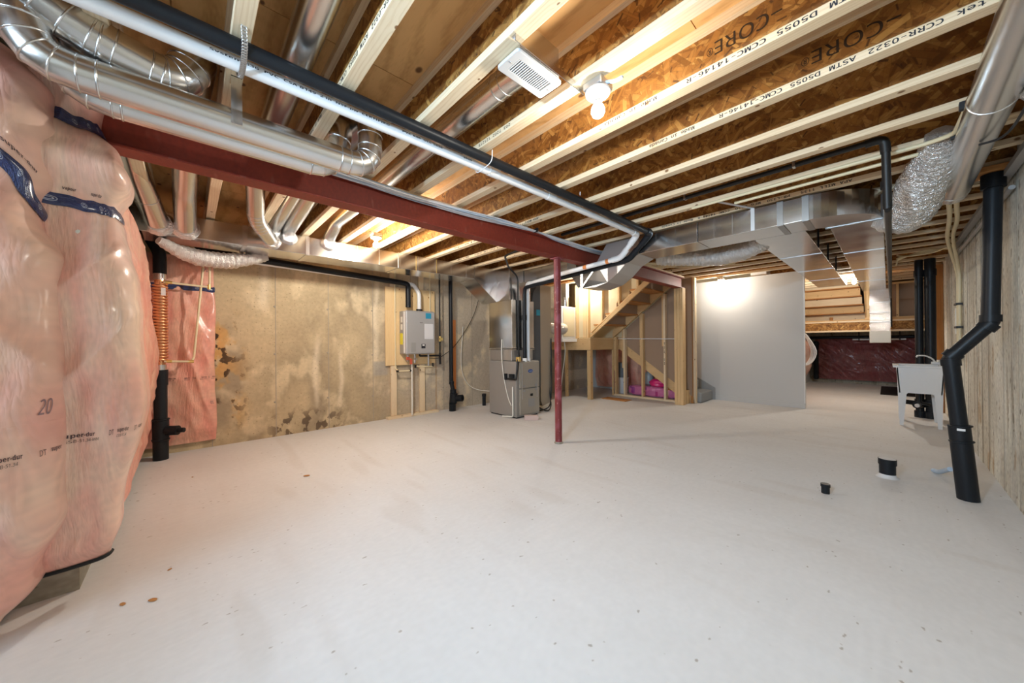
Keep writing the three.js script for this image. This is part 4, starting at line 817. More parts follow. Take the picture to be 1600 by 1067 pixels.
// ---------------------------------------------------------------- tankless heater on its board
{
  const b = thing('mounting_board', 'plywood backing board on the concrete wall behind the grey heater', 'board', undefined, [XL, 0.84, -2.7]);
  part('sheet', rbx(XL + 0.03, XL + 0.048, 0.845, 2.10, -3.15, -2.27, 0.003, 'y'), M.plyPale, b);
  for (const z of [-2.40, -2.90]) part('batten', bx(XL + 0.001, XL + 0.03, 0.85, 2.35, z - 0.045, z + 0.045, 'y'), M.pinePale, b);
}
{
  const t = thing('water_heater', 'grey wall-hung tankless heater with a blue sticker', 'heater', undefined, [-5.25, 1.03, -2.75]);
  const x0 = XL + 0.05, x1 = -5.15, z0 = -3.02, z1 = -2.50;
  part('case_back', rbx(x0, x1 - 0.09, 1.03, 1.715, z0, z1, 0.008, 'y'), M.steelGrey, t);
  const cov = new RoundedBoxGeometry(0.11, 0.70, z1 - z0 + 0.004, 4, 0.028); cov.translate(x1 - 0.045, 1.372, (z0 + z1) / 2);
  part('front_cover', cov, std({ color: new THREE.Color(0.44, 0.43, 0.425), roughness: 0.38, metalness: 0.25 }), t);
  part('side_trim', rbx(x1 - 0.062, x1 - 0.02, 1.045, 1.70, z1 + 0.0015, z1 + 0.006, 0.002, 'y'), M.white, t, 'white edge strip');
  const f = (y0, y1, za, zb, m, nm, lab) => part(nm, bx(x1 + 0.0095, x1 + 0.0125, y0, y1, za, zb), m, t, lab);
  f(1.60, 1.69, -2.945, -2.845, printMat([['AA', 8, 20, 'bold 22px sans-serif']], 64, 64, { bg: '#2a8fb0', color: '#dff3f8' }), 'sticker', 'blue sticker');
  f(1.265, 1.515, -2.98, -2.82, printMat([['\u2014\u2014\u2014\u2014', 10, 20, '16px sans-serif'], ['= = = =', 10, 50, '14px sans-serif'], ['= = =', 10, 80, '14px sans-serif']], 96, 128, { bg: '#d6d6d8', color: '#b4b4b8' }), 'paper_label', 'pale paper label');
  f(1.115, 1.185, -2.835, -2.765, printMat([['', 0, 0]], 32, 32, { bg: '#161b26' }), 'control_panel', 'dark control panel');
  part('display', bx(x1 + 0.0125, x1 + 0.0135, 1.155, 1.178, -2.82, -2.78), M.white, t);
  f(1.06, 1.21, -2.665, -2.585, M.steelGrey, 'badge_plate');
  f(1.527, 1.534, -2.79, -2.74, M.dark, 'badge');
  part('yellow_tag', bx(x0 + 0.03, x1 - 0.10, 1.18, 1.36, z1, z1 + 0.006), M.yellow, t, 'yellow tag on its side');
  for (const y of [1.58, 1.46]) part('rating_label', bx(x0 + 0.05, x1 - 0.11, y - 0.045, y + 0.045, z1, z1 + 0.002), M.pexWhite, t);
  part('flue_collar', collar(V(-5.27, 1.735, -2.80), V(0, 1, 0), 0.05, 0.05), M.black, t);
  parts('valve', [collar(V(-5.25, 0.97, -2.575), V(0, 1, 0), 0.018, 0.12), collar(V(-5.25, 0.95, -2.70), V(0, 1, 0), 0.018, 0.15), collar(V(-5.22, 0.94, -2.70), V(1, 0, 0), 0.014, 0.07), collar(V(-5.25, 0.92, -2.95), V(0, 1, 0), 0.014, 0.20)], M.galvDull, t);
  parts('valve_handle', [rbx(-5.235, -5.205, 0.93, 0.98, -2.60, -2.54, 0.006), rbx(-5.225, -5.205, 0.86, 0.95, -2.64, -2.60, 0.005)], std({ color: new THREE.Color(0.55, 0.10, 0.05), roughness: 0.5 }), t, 'red valve handle');
  part('gas_stub', pipe([V(-5.27, 1.03, -2.80), V(-5.27, 0.985, -2.80), V(-5.27, 0.985, -3.18)], 0.014, 0.02), M.blackIron, t);
}
single('heater_vent', pipe([V(-5.27, 1.78, -2.605), V(-5.27, 2.15, -2.605), V(-5.30, 2.17, -2.52), V(-5.30, 2.265, -0.3), V(-5.30, 2.28, -0.05)], 0.042, 0.07, { seg: 20 }), M.black, 'black vent pipe sloping along the wall top and bending down into the grey heater', 'pipe');
single('heater_flue', pipe([V(-5.27, 1.75, -2.80), V(-5.27, 2.02, -2.80), V(-5.30, 2.16, -2.72), V(-5.34, 2.235, -0.3)], 0.033, 0.06, { seg: 20 }), M.pvc, 'white flue pipe rising from the grey heater top and running behind the black vent', 'pipe');
{
  const t = thing('pipe_stud', 'left wooden strip below the heater board', 'board', undefined, [XL, 0, -2.4]);
  part('strip', rbx(XL + 0.004, XL + 0.04, 0.04, 0.84, -2.455, -2.36, 0.003, 'y'), M.pinePale, t);
  const t2 = thing('pipe_stud', 'right wooden strip below the heater board', 'board', undefined, [XL, 0, -2.9]);
  part('strip', rbx(XL + 0.004, XL + 0.04, 0.04, 0.84, -2.955, -2.86, 0.003, 'y'), M.pinePale, t2);
  single('floor_plank', rbx(XL + 0.004, XL + 0.11, 0, 0.038, -3.18, -2.28, 0.004, 'z'), M.pinePale, 'pale plank lying on the floor along the wall below the heater', 'board');
}
{
  const t = thing('water_line', 'pale vertical water tubes above and below the grey heater', 'pipe', undefined, [-5.36, 0.0, -2.5]);
  part('tube', pipe([V(-5.355, 2.40, -2.42), V(-5.355, 0.80, -2.42), V(-5.30, 0.755, -2.44), V(-5.28, 0.755, -2.66)], 0.011, 0.03, { seg: 10 }), M.pex, t);
  part('tube', pipe([V(-5.27, 0.89, -2.66), V(-5.27, 0.03, -2.66)], 0.013, 0, { seg: 10 }), M.pexWhite, t);
  part('tube', pipe([V(-5.36, 2.40, -3.05), V(-5.36, 1.74, -3.05)], 0.010, 0, { seg: 10 }), M.pex, t);
  part('tube', pipe([V(-5.28, 0.82, -2.73), V(-5.28, 0.80, -3.05)], 0.010, 0, { seg: 10 }), M.pex, t);
  parts('fitting', [collar(V(-5.28, 0.755, -2.65), V(0, 0, 1), 0.018, 0.04), collar(V(-5.31, 0.755, -2.44), V(0, 0, 1), 0.018, 0.04), collar(V(-5.28, 0.82, -2.73), V(0, 1, 0), 0.016, 0.05), collar(V(-5.28, 0.83, -3.05), V(0, 1, 0), 0.016, 0.06)], M.blackIron, t);
}
{ // gas drop right of the heater, stack with floor fitting
  const t = thing('gas_drop', 'thin black gas pipe with a yellow valve right of the heater', 'pipe', undefined, [-5.3, 0.8, -3.2]);
  part('tube', pipe([V(-5.3, 2.3, -3.205), V(-5.3, 0.84, -3.205)], 0.014, 0), M.blackIron, t);
  parts('valve', [collar(V(-5.3, 1.27, -3.205), V(0, 1, 0), 0.022, 0.09), rbx(-5.28, -5.25, 1.24, 1.29, -3.235, -3.185, 0.005)], M.brass, t);
  part('drip_leg', collar(V(-5.3, 0.93, -3.205), V(0, 1, 0), 0.02, 0.2), M.blackIron, t);
  const s = thing('drain_stack', 'black drain pipe right of the heater ending in a trap fitting on the floor', 'pipe', undefined, [-5.3, 0, -3.44]);
  part('pipe', pipe([V(-5.3, 2.3, -3.43), V(-5.3, 0.50, -3.43), V(-5.28, 0.36, -3.45)], 0.036, 0.06), M.black, s);
  parts('coupling', [collar(V(-5.29, 0.49, -3.43), V(0, 1, 0), 0.044, 0.05), collar(V(-5.27, 0.33, -3.45), V(0, 1, 0), 0.055, 0.08)], M.black, s);
  part('backwater_body', [collar(V(-5.25, 0.22, -3.44), V(0.15, 1, 0), 0.068, 0.18), collar(V(-5.17, 0.22, -3.50), V(1, 0.1, -0.5), 0.058, 0.12)], M.black, s);
  part('valve_cap', bead(V(-5.11, 0.226, -3.53), V(1, 0.1, -0.5), 0.05, 0.012), M.black, s);
  part('foot', collar(V(-5.22, 0.07, -3.40), V(0.2, 1, 0.1), 0.06, 0.14), M.black, s);
  single('orange_board', bx(XL + 0.003, XL + 0.02, 0.05, 1.62, -3.60, -3.50, 'y'), M.orange, 'narrow orange stained strip on the concrete beside the black drain pipe', 'board');
  const s2 = thing('floor_stub', 'short black pipe stub rising at the wall foot left of the furnace', 'pipe', undefined, [-5.25, 0, -4.13]);
  part('pipe', pipe([V(-5.25, 0, -4.13), V(-5.25, 0.22, -4.13)], 0.035, 0), M.black, s2);
  part('cap', collar(V(-5.25, 0.20, -4.13), V(0, 1, 0), 0.040, 0.05), M.black, s2);
  single('hanging_cable', sweep(curve([V(-5.38, 2.12, -4.15), V(-5.39, 1.72, -4.0), V(-5.39, 1.35, -3.75), V(-5.36, 1.1, -3.5), V(-5.3, 1.0, -3.3), V(-5.26, 0.94, -3.15), V(-5.26, 0.95, -2.95)], 50), 0.006, { seg: 7 }), M.cable, 'black cable hanging in a curve down the concrete to the heater', 'cable');
  single('drain_hose', sweep(curve([V(-5.39, 1.5, -3.75), V(-5.39, 0.7, -3.72), V(-5.38, 0.42, -3.85), V(-5.33, 0.30, -4.05), V(-4.9, 0.28, -4.3), V(-4.66, 0.3, -4.2)], 50), 0.007, { seg: 7 }), M.pexWhite, 'thin clear hose drooping along the wall towards the furnace', 'hose');
}
// ---------------------------------------------------------------- furnace
{
  const t = thing('furnace', 'grey sheet metal furnace cabinet standing on the floor below the plenum', 'furnace', undefined, [-4.28, 0, -4.0]);
  const x0 = -4.62, x1 = -3.955, z0 = -4.27, z1 = -3.75;
  part('cabinet', rbx(x0, x1, 0.02, 0.90, z0, z1, 0.008, 'y'), M.furnace, t);
  part('base', bx(x0 + 0.02, x1 - 0.02, 0, 0.02, z0 + 0.02, z1 - 0.02), M.dark, t);
  part('top_door', rbx(x1, x1 + 0.022, 0.47, 0.885, z0 + 0.01, z1 - 0.06, 0.008), M.furnaceTan, t);
  part('lower_door', rbx(x1, x1 + 0.022, 0.05, 0.455, z0 + 0.01, z1 - 0.06, 0.008), M.furnaceTan, t);
  parts('door_edge', [bar(V(x1 + 0.024, 0.86, -3.86), V(x1 + 0.024, 0.30, -3.86), 0.012, 0.008, V(1, 0, 0)), bar(V(x1 + 0.024, 0.62, -4.20), V(x1 + 0.024, 0.30, -4.20), 0.012, 0.008, V(1, 0, 0))], M.galvDull, t);
  const oval = lathe([[0, 0.004], [0.05, 0.003], [0.058, 0]], [0, 0, 0], 28); oval.scale(1, 1, 0.5); oval.rotateZ(-Math.PI / 2); oval.rotateX(Math.PI / 2); oval.translate(x1 + 0.022, 0.735, -4.05);
  part('oval_badge', oval, std({ color: new THREE.Color(0.035, 0.09, 0.30), roughness: 0.4 }), t, 'blue oval badge');
  const st = printMat([['Carrier', 8, 34, 'italic bold 36px serif']], 128, 64, { color: '#c9d3ea' });
  const pg = new THREE.PlaneGeometry(0.09, 0.045); pg.rotateY(Math.PI / 2); pg.translate(x1 + 0.0265, 0.735, -4.05); part('lettering', pg, st, t);
  part('black_badge', rbx(x1 + 0.022, x1 + 0.026, 0.33, 0.37, -4.10, -4.04, 0.003), M.dark, t);
  for (const y of [0.50, 0.43]) for (const z of [-3.90, -4.17]) part('latch', rbx(x1 + 0.022, x1 + 0.036, y - 0.017, y + 0.017, z - 0.015, z + 0.015, 0.004), M.steelGrey, t);
  part('info_label', bx(x1 + 0.022, x1 + 0.0235, 0.16, 0.29, -4.14, -4.0), M.steelGrey, t);
  parts('side_bracket', [rbx(x1 - 0.24, x1 - 0.20, 0.60, 0.70, z1, z1 + 0.04, 0.006), rbx(x1 - 0.12, x1 - 0.03, 0.64, 0.70, z1, z1 + 0.05, 0.006)], M.black, t);
  part('gas_valve_train', pipe([V(x1 + 0.03, 1.0, z1 - 0.03), V(x1 + 0.03, 0.62, z1 + 0.03), V(x1 - 0.17, 0.62, z1 + 0.03)], 0.016, 0.02), M.blackIron, t);
  part('gas_cock', rbx(x1 - 0.01, x1 + 0.06, 0.90, 0.97, z1 - 0.055, z1 - 0.005, 0.008), M.brass, t, 'yellow gas cock');
  part('condensate_tube', pipe([V(x1 - 0.06, 0.50, z1 + 0.02), V(x1 - 0.06, 0.03, z1 + 0.02), V(x1 - 0.25, 0.02, z1 + 0.07)], 0.011, 0.03), M.pexWhite, t);
  parts('top_fitting', [collar(V(-3.985, 0.915, -3.975), V(0, 1, 0), 0.038, 0.06), collar(V(-3.99, 0.91, -4.06), V(0, 1, 0), 0.038, 0.05)], M.pvc, t);
  part('clear_hose', sweep(curve([V(-4.28, 1.25, z1 + 0.01), V(-4.26, 0.95, z1 + 0.03), V(-4.22, 0.6, z1 + 0.015), V(-4.12, 0.3, z1 + 0.015), V(-4.05, 0.2, z1 + 0.02)], 40), 0.007, { seg: 7 }), M.pexWhite, t);
}
{
  const t = thing('brick', 'pinkish cored brick lying on the floor at the furnace foot', 'brick', undefined, [-3.78, 0, -3.92]);
  const s = new THREE.Shape([[-0.105, -0.03], [0.105, -0.03], [0.105, 0.03], [-0.105, 0.03]].map((p) => new THREE.Vector2(...p)));
  for (const x of [-0.055, -0.018, 0.018, 0.055]) { const h = new THREE.Path(); h.absarc(x, 0, 0.0125, 0, 6.283, true); s.holes.push(h); }
  const g = new THREE.ExtrudeGeometry(s, { depth: 0.085, bevelEnabled: true, bevelSize: 0.003, bevelThickness: 0.003, bevelSegments: 1, curveSegments: 10 });
  g.rotateY(Math.atan2(0.75, 0.66)); g.translate(-3.80, 0.033, -3.92);
  part('body', g, std({ color: new THREE.Color(0.62, 0.47, 0.42), roughness: 0.9, bumpMap: floorTex, bumpScale: 0.002 }), t);
}
// ---------------------------------------------------------------- return drop, humidifier and ventilator behind
{
  const t = thing('return_drop', 'tall dark grey duct dropping behind the furnace with a curved foot', 'duct', undefined, [-4.1, 0, -4.6]);
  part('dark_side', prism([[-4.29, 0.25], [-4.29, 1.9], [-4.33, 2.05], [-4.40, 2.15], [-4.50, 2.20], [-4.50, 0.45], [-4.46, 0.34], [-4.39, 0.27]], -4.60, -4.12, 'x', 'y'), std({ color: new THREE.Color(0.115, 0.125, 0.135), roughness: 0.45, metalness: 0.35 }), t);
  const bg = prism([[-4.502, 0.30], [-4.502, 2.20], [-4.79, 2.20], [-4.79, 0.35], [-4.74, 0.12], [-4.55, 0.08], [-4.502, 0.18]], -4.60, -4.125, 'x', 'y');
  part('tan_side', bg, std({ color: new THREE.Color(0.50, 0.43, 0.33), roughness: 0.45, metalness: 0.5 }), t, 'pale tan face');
  part('teal_label', bx(-4.119, -4.113, 1.66, 1.76, -4.49, -4.40), std({ color: new THREE.Color(0.03, 0.30, 0.40), roughness: 0.5 }), t, 'teal label');
}
{
  const t = thing('ventilator_box', 'white and silver ventilator box hung behind the red post', 'ventilator', undefined, [-4.62, 1.26, -5.9]);
  part('case', rbx(-4.86, -4.50, 1.27, 1.93, -6.02, -5.55, 0.012), M.white, t);
  part('silver_panel', rbx(-4.84, -4.66, 1.30, 1.90, -5.55, -5.54, 0.004), M.galv, t);
  part('dark_slot', bx(-4.82, -4.70, 1.40, 1.55, -5.54, -5.536), M.dark, t);
  part('side_panel', rbx(-4.50, -4.492, 1.31, 1.90, -5.98, -5.60, 0.003), M.paperPale, t);
  parts('duct_collar', [collar(V(-4.60, 2.02, -5.8), V(0, 1, 0), 0.07, 0.22), collar(V(-4.76, 1.98, -5.75), V(0, 1, 0), 0.065, 0.14)], M.galvRound, t);
  part('shelf', rbx(-5.2, -4.48, 1.20, 1.265, -6.04, -5.55, 0.004), M.white, t);
  part('drain_tube', sweep(curve([V(-4.56, 1.26, -5.7), V(-4.55, 1.05, -5.72), V(-4.56, 0.9, -5.72), V(-4.62, 0.45, -5.7), V(-4.66, 0.02, -5.68)], 30), 0.008, { seg: 7 }), M.pexWhite, t);
  single('grey_riser', bx(-4.66, -4.54, 2.12, 2.418, -5.85, -5.75, 'y'), M.galvDull, 'small upright metal duct above the ventilator box', 'duct');
}
for (const [i, x] of [0, 1].map((i) => [i, -4.05 + 0.03 * i])) single('power_cord', sweep(curve([V(x - 0.1, 1.26, -4.78), V(x - 0.08, 0.8, -4.76), V(x - 0.07, 0.3, -4.74), V(x - 0.02, 0.06, -4.70 + 0.1 * i), V(x + 0.05 - 0.2 * i, 0.02, -4.5 + 0.1 * i), V(x - 0.05, 0.16, -4.32), V(x - 0.0, 0.3, -4.285)], 50), 0.010, { seg: 8 }), M.cable, ['left of the two black cords hanging down behind the furnace', 'right of the two black cords, looping furthest on the floor behind the furnace'][i], 'cord', 'black cords beside the furnace');
{
  const t = thing('upright_stud', 'wooden stud and plywood strip behind the cords near the furnace', 'board', undefined, [-4.75, 0, -6.05]);
  part('stud', rbx(-4.86, -4.80, 0, 1.04, -6.15, -6.10, 0.003, 'y'), M.pine, t);
}
// ---------------------------------------------------------------- stair landing and flights (wooden)
{
  const t = thing('stair_landing', 'wooden stair landing platform carried on a post with an unlit space below', 'landing', undefined, [-4.8, 0, -6.5]);
  const z1 = -6.07, z0 = -6.95, x1 = -4.17, y1 = 1.28, h = 0.235;
  part('deck', rbx(XL + 0.012, x1, y1 - 0.02, y1 + 0.001, -7.87, z1, 0.002), M.plyPale, t);
  part('front_header', rbx(XL + 0.012, x1 - 0.04, y1 - 0.02 - h, y1 - 0.022, z1 - 0.04, z1, 0.003, 'x'), M.pine, t);
  part('side_header', rbx(x1 - 0.04, x1, y1 - 0.02 - h, y1 - 0.022, z0, z1, 0.003, 'z'), M.pine, t);
  for (const x of [-5.2, -4.85, -4.5]) part('floor_member', bx(x, x + 0.038, y1 - 0.02 - h, y1 - 0.022, -7.87, z1 - 0.04, 'z'), M.pine, t);
  part('corner_post', [rbx(-4.255, -4.215, 0, 1.02, -6.16, -6.07, 0.003, 'y'), rbx(-4.213, -4.172, 0, 1.02, -6.16, -6.07, 0.003, 'y')], M.pine, t);
  part('back_post', rbx(-4.21, -4.172, 0, 1.02, -6.99, -6.95, 0.003, 'y'), M.pine, t);
}
{
  const t = thing('upper_flight', 'upper wooden stair flight seen from below, rising towards the red beam', 'stairs', undefined, [-3.5, 1.28, -6.5]);
  const xa = -4.17, ya = 1.285, m = (2.262 - 1.285) / (-2.905 + 4.17), dx = 0.27;
  for (const z of [-6.095, -6.945]) {
    const up = z > -6.5 ? 0.10 : 0.235, xe = -2.76;
    part('stringer', prism([[xa, ya], [xe, ya + m * (xe - xa)], [xe, Math.min(2.95, ya + m * (xe - xa) + up * 1.25)], [xa, ya + up * 0.6]], z - 0.019, z + 0.019, 'z'), M.pine, t);
  }
  for (let i = 0; i < 5; i++) {
    const x = xa + 0.05 + dx * i, y = ya + m * (x - xa) + 0.235;
    part('tread', rbx(x, x + dx + 0.02, y - 0.025, y, -6.925, -6.115, 0.003, 'z'), M.pineDark, t);
    part('riser', bx(x + dx - 0.012, x + dx, y + 0.0, y + m * dx - 0.025, -6.925, -6.115, 'z'), M.paperBack, t);
    for (const z of [-6.125, -6.915]) part('wedge', bar(V(x + 0.02, y - 0.045, z), V(x + dx - 0.03, y - 0.045, z), 0.03, 0.03), M.pine, t);
  }
}
{
  const t = thing('lower_flight', 'side board of the lower stair flight slanting down behind the studs', 'stairs', undefined, [-3.4, 0, -7.1]);
  const z = -7.12, A = [-4.12, 1.26], B = [-2.46, 0.02];
  const d = 0.27, nx = 0.6, ny = 0.8;
  part('stringer', prism([[A[0], A[1] - 0.22], [A[0], A[1] + 0.02], [-2.58, 0.36], [-2.52, 0.0], [-2.66, 0.0]], z - 0.02, z + 0.02, 'z'), M.pine, t);
  for (let i = 1; i < 6; i++) { const y = 1.26 - i * 0.205, x = -4.12 + i * 0.268; part('tread', rbx(x - 0.268, x + 0.02, y - 0.03, y, -7.83, -7.14, 0.003, 'z'), M.pineDark, t); part('riser', bx(x - 0.012, x, y - 0.2, y - 0.03, -7.83, -7.14, 'z'), M.pineDark, t); }
}
{
  const t = thing('carpeted_step', 'grey carpeted bottom step with a grey skirt beside the white partition', 'stairs', undefined, [-2.45, 0, -7.5]);
  part('tread_carpet', rbx(-2.72, -2.44, 0.004, 0.20, -7.85, -7.21, 0.03, 'z', 3), M.carpet, t);
  part('upper_carpet', rbx(-3.0, -2.70, 0.19, 0.39, -7.85, -7.21, 0.03, 'z', 3), M.carpet, t);
  part('skirt_board', prism([[-2.95, 0.58], [-2.78, 0.46], [-2.40, 0.24], [-2.395, 0.0], [-2.95, 0.0]], -7.878, -7.858, 'z'), M.steelGrey, t);
}
// the stud wall under the upper flight, with paper-backed drywall on its far side
{
  const t = thing('stair_framing', 'open stud wall below the upper flight with a thin white line across it', 'wall framing', undefined, [-3.4, 0, -6.95]);
  const zA = -7.05, zB = -6.955;
  part('bottom_plate', rbx(-4.165, -2.76, 0, 0.038, zA, zB, 0.003, 'x'), M.pinePale, t);
  const m = (2.262 - 1.285) / (-2.905 + 4.17);
  [-4.14, -3.93, -3.52, -3.05].forEach((x, i) => {
    const top = Math.min(2.41, 1.285 + m * (x + 4.17) - 0.005);
    part('stud', rbx(x, x + 0.038, 0.038, i === 3 ? top : Math.min(top, 1.35 + i * 0.35), zA, zB, 0.003, 'y'), i % 2 ? M.pinePale : M.pine, t);
    part('stud_scab', rbx(x - 0.036, x - 0.001, top - 0.75 - 0.1 * i, top, zA + 0.02, zB - 0.012, 0.003, 'y'), M.pine, t);
  });
  part('drywall_back', prism([[-3.95, 1.14], [-2.55, 0.14], [-2.55, 2.41], [-2.74, 2.41], [-3.95, 1.45]], -7.072, -7.056, 'z'), M.paperBack, t);
  part('white_cable', pipe([V(-4.05, 1.26, -6.952), V(-2.74, 1.24, -6.952)], 0.008, 0, { seg: 6 }), M.pvc, t);
  const k = printMat([['FS3 28', 4, 16, 'bold 26px monospace', 120]], 128, 32, { color: '#20160f' });
  const g = new THREE.PlaneGeometry(0.5, 0.03); g.rotateZ(-Math.PI / 2); g.translate(-3.031, 0.95, -6.9538); part('lettering', g, k, t);
  const g2 = new THREE.PlaneGeometry(0.30, 0.03); g2.rotateZ(-Math.PI / 2); g2.translate(-2.775, 2.0, -6.9538);
  part('end_stud', rbx(-2.795, -2.757, 0.038, 2.41, zA, zB, 0.003, 'y'), M.pine, t);
  part('lettering', g2, k, t);
}
{
  const t = thing('corner_stud', 'pair of upright studs between the thick wooden post and the white partition', 'wall framing', undefined, [-2.55, 0, -7.1]);
  part('stud', rbx(-2.585, -2.545, 0, 2.415, -7.17, -7.08, 0.003, 'y'), M.pineDark, t);
  part('pale_stud', rbx(-2.543, -2.505, 0, 2.415, -7.19, -7.10, 0.003, 'y'), M.pinePale, t);
  part('nailer', rbx(-2.66, -2.60, 0, 0.26, -7.06, -6.92, 0.003, 'y'), M.pine, t);
}
// framed wall above the landing and along the near side of the upper flight
{
  const t = thing('landing_framing', 'bright stud wall with bare board backs standing above the landing and the stair side', 'wall framing', undefined, [-3.7, 1.28, -6.12]);
  const m = (2.262 - 1.285) / (-2.905 + 4.17), yl = (x) => x < -4.17 ? 1.285 : 1.285 + m * (x + 4.17) + 0.11;
  part('board_back', prism([[-4.56, 1.29], [-4.17, 1.29], [-4.17, yl(-4.169)], [-2.86, yl(-2.86)], [-2.86, 2.415], [-4.56, 2.415]], -6.185, -6.172, 'z', 'y'), M.paperPale, t);
  for (const x of [-4.56, -4.27, -3.93, -3.55, -3.16]) part('stud', rbx(x, x + 0.04, yl(x + 0.04), 2.412, -6.17, -6.085, 0.003, 'y'), M.plyPale, t);
  part('wide_stud', rbx(-4.36, -4.275, 1.285, 2.412, -6.125, -6.085, 0.003, 'y'), M.plyPale, t);
  part('sloped_plate', bar(V(-4.17, 1.285 + 0.105, -6.125), V(-2.86, yl(-2.86) - 0.003, -6.125), 0.08, 0.02), M.plyPale, t);
  part('rear_board', bx(XL + 0.004, -2.80, 1.29, 3.5, -7.10, -7.085, 'y'), M.paperPale, t);
}
// things stored below the stairs
{
  const t = thing('insulation_batt', 'dim plastic-wrapped pink batt under the landing behind the pails', 'insulation', undefined, [-4.4, 0.05, -7.87]);
  const g = batt({ len0: () => -5.2, len1: () => -2.9, thick: kf([[0, 0.05], [0.5, 0.16], [1.0, 0.12]]), y0: 0.05, y1: 1.0, place: (a, y, o) => V(a, y, -7.874 + Math.min(o, 0.3)), fold: 0.05, seedv: 11, nu: 50, nv: 40 });
  part('blanket', g, M.pinkDeep, t);
}
{
  const prof = (r0, r1, h) => [[0, 0], [r0, 0], [r0 + 0.004, 0.01], [r1, h - 0.02], [r1 + 0.008, h - 0.016], [r1 + 0.008, h], [r1 - 0.004, h], [r1 - 0.006, h - 0.01], [r0 - 0.005, 0.012], [0, 0.012]];
  const x = -4.22, z = -7.42;
  const a = thing('paint_pail', 'white printed plastic pail under the landing', 'pail', undefined, [x, 0, z]);
  part('body', lathe(prof(0.125, 0.142, 0.37), [x, 0, z], 30), M.white, a);
  part('rib', bead(V(x, 0.30, z), V(0, 1, 0), 0.141, 0.004), M.white, a);
  const pr = printMat([['\u25cf \u25c6', 10, 40, 'bold 60px sans-serif'], ['\u25cf', 140, 70, 'bold 70px sans-serif']], 256, 128, { color: '#6a2136' });
  const pg = new THREE.CylinderGeometry(0.1385, 0.1295, 0.19, 20, 1, true, 0.0, 1.6); pg.translate(x, 0.16, z); part('print', pg, pr, a);
  const b = thing('paint_pail', 'dark grey plastic pail stacked upside down on the white one', 'pail', undefined, [x, 0.37, z]);
  part('body', lathe([[0.138, 0.372], [0.138, 0.388], [0.128, 0.392], [0.128, 0.44], [0.116, 0.70], [0.11, 0.712], [0, 0.712]], [x, 0, z], 30), M.greyPail, b);
  part('rib', bead(V(x, 0.60, z), V(0, 1, 0), 0.1215, 0.005), M.greyPail, b);
}
{
  const t = thing('insulation_bag', 'long bright pink plastic bag of insulation lying under the lower flight', 'bag', undefined, [-3.35, 0, -7.4]);
  const g = new THREE.BoxGeometry(1.15, 0.22, 0.36, 40, 12, 16), p = g.attributes.position;
  for (let i = 0; i < p.count; i++) { let x = p.getX(i), y = p.getY(i), z = p.getZ(i); const e = 1 - Math.pow(Math.abs(x) / 0.62, 8) * 0.4; const k = 1 + 0.09 * N(x * 9, y * 14, z * 11); const rx = Math.pow(Math.abs(y) / 0.11, 4) * Math.pow(Math.abs(z) / 0.18, 4); p.setXYZ(i, x, y * e * k * (1 - 0.16 * rx), z * e * k * (1 - 0.16 * rx)); }
  g.computeVertexNormals(); g.translate(-3.40, 0.12, -7.40); metreUV(g, 'x');
  const bagTex = canvasTex(512, 128, (c, w, h) => { c.fillStyle = '#d77aa8'; c.fillRect(0, 0, w, h); for (let i = 0; i < 60; i++) { c.fillStyle = ['#b02d74', '#8e3b8f', '#e8a5c6', '#f2cede'][i % 4]; c.globalAlpha = 0.7; c.fillRect(rnd() * w, rnd() * h, rr(8, 50), rr(6, 24)); } c.globalAlpha = 1; });
  part('wrapper', g, phys({ map: bagTex, roughness: 0.35, clearcoat: 0.7 }), t);
}
{
  const t = thing('pink_bundle', 'crumpled hot pink bundle on top of the insulation bag', 'bundle', undefined, [-3.35, 0.22, -7.3]);
  const g = new THREE.SphereGeometry(0.14, 26, 18), p = g.attributes.position;
  for (let i = 0; i < p.count; i++) { const x = p.getX(i), y = p.getY(i), z = p.getZ(i), k = 1 + 0.25 * N(x * 11, y * 13, z * 11); p.setXYZ(i, x * 1.3 * k, Math.max(-0.08, y * 0.75 * k), z * k); }
  g.computeVertexNormals(); g.translate(-3.33, 0.31, -7.32); part('wrap', g, phys({ color: new THREE.Color(0.72, 0.02, 0.18), roughness: 0.35, clearcoat: 0.5 }), t);
}
{
  const t = thing('clear_jug', 'pale translucent jug beside the pink bundle', 'jug', undefined, [-3.62, 0.22, -7.5]);
  part('body', lathe([[0, 0.235], [0.085, 0.24], [0.10, 0.27], [0.10, 0.42], [0.07, 0.50], [0.03, 0.53], [0.03, 0.56], [0, 0.56]], [-3.62, 0, -7.5], 24), std({ color: new THREE.Color(0.35, 0.42, 0.46), roughness: 0.3 }), t);
}
single('scrap_board', bx(-4.10, -3.55, 0.001, 0.014, -6.60, -6.35, 'x'), M.pineDark, 'thin brown board scrap on the floor beside the landing post', 'board');
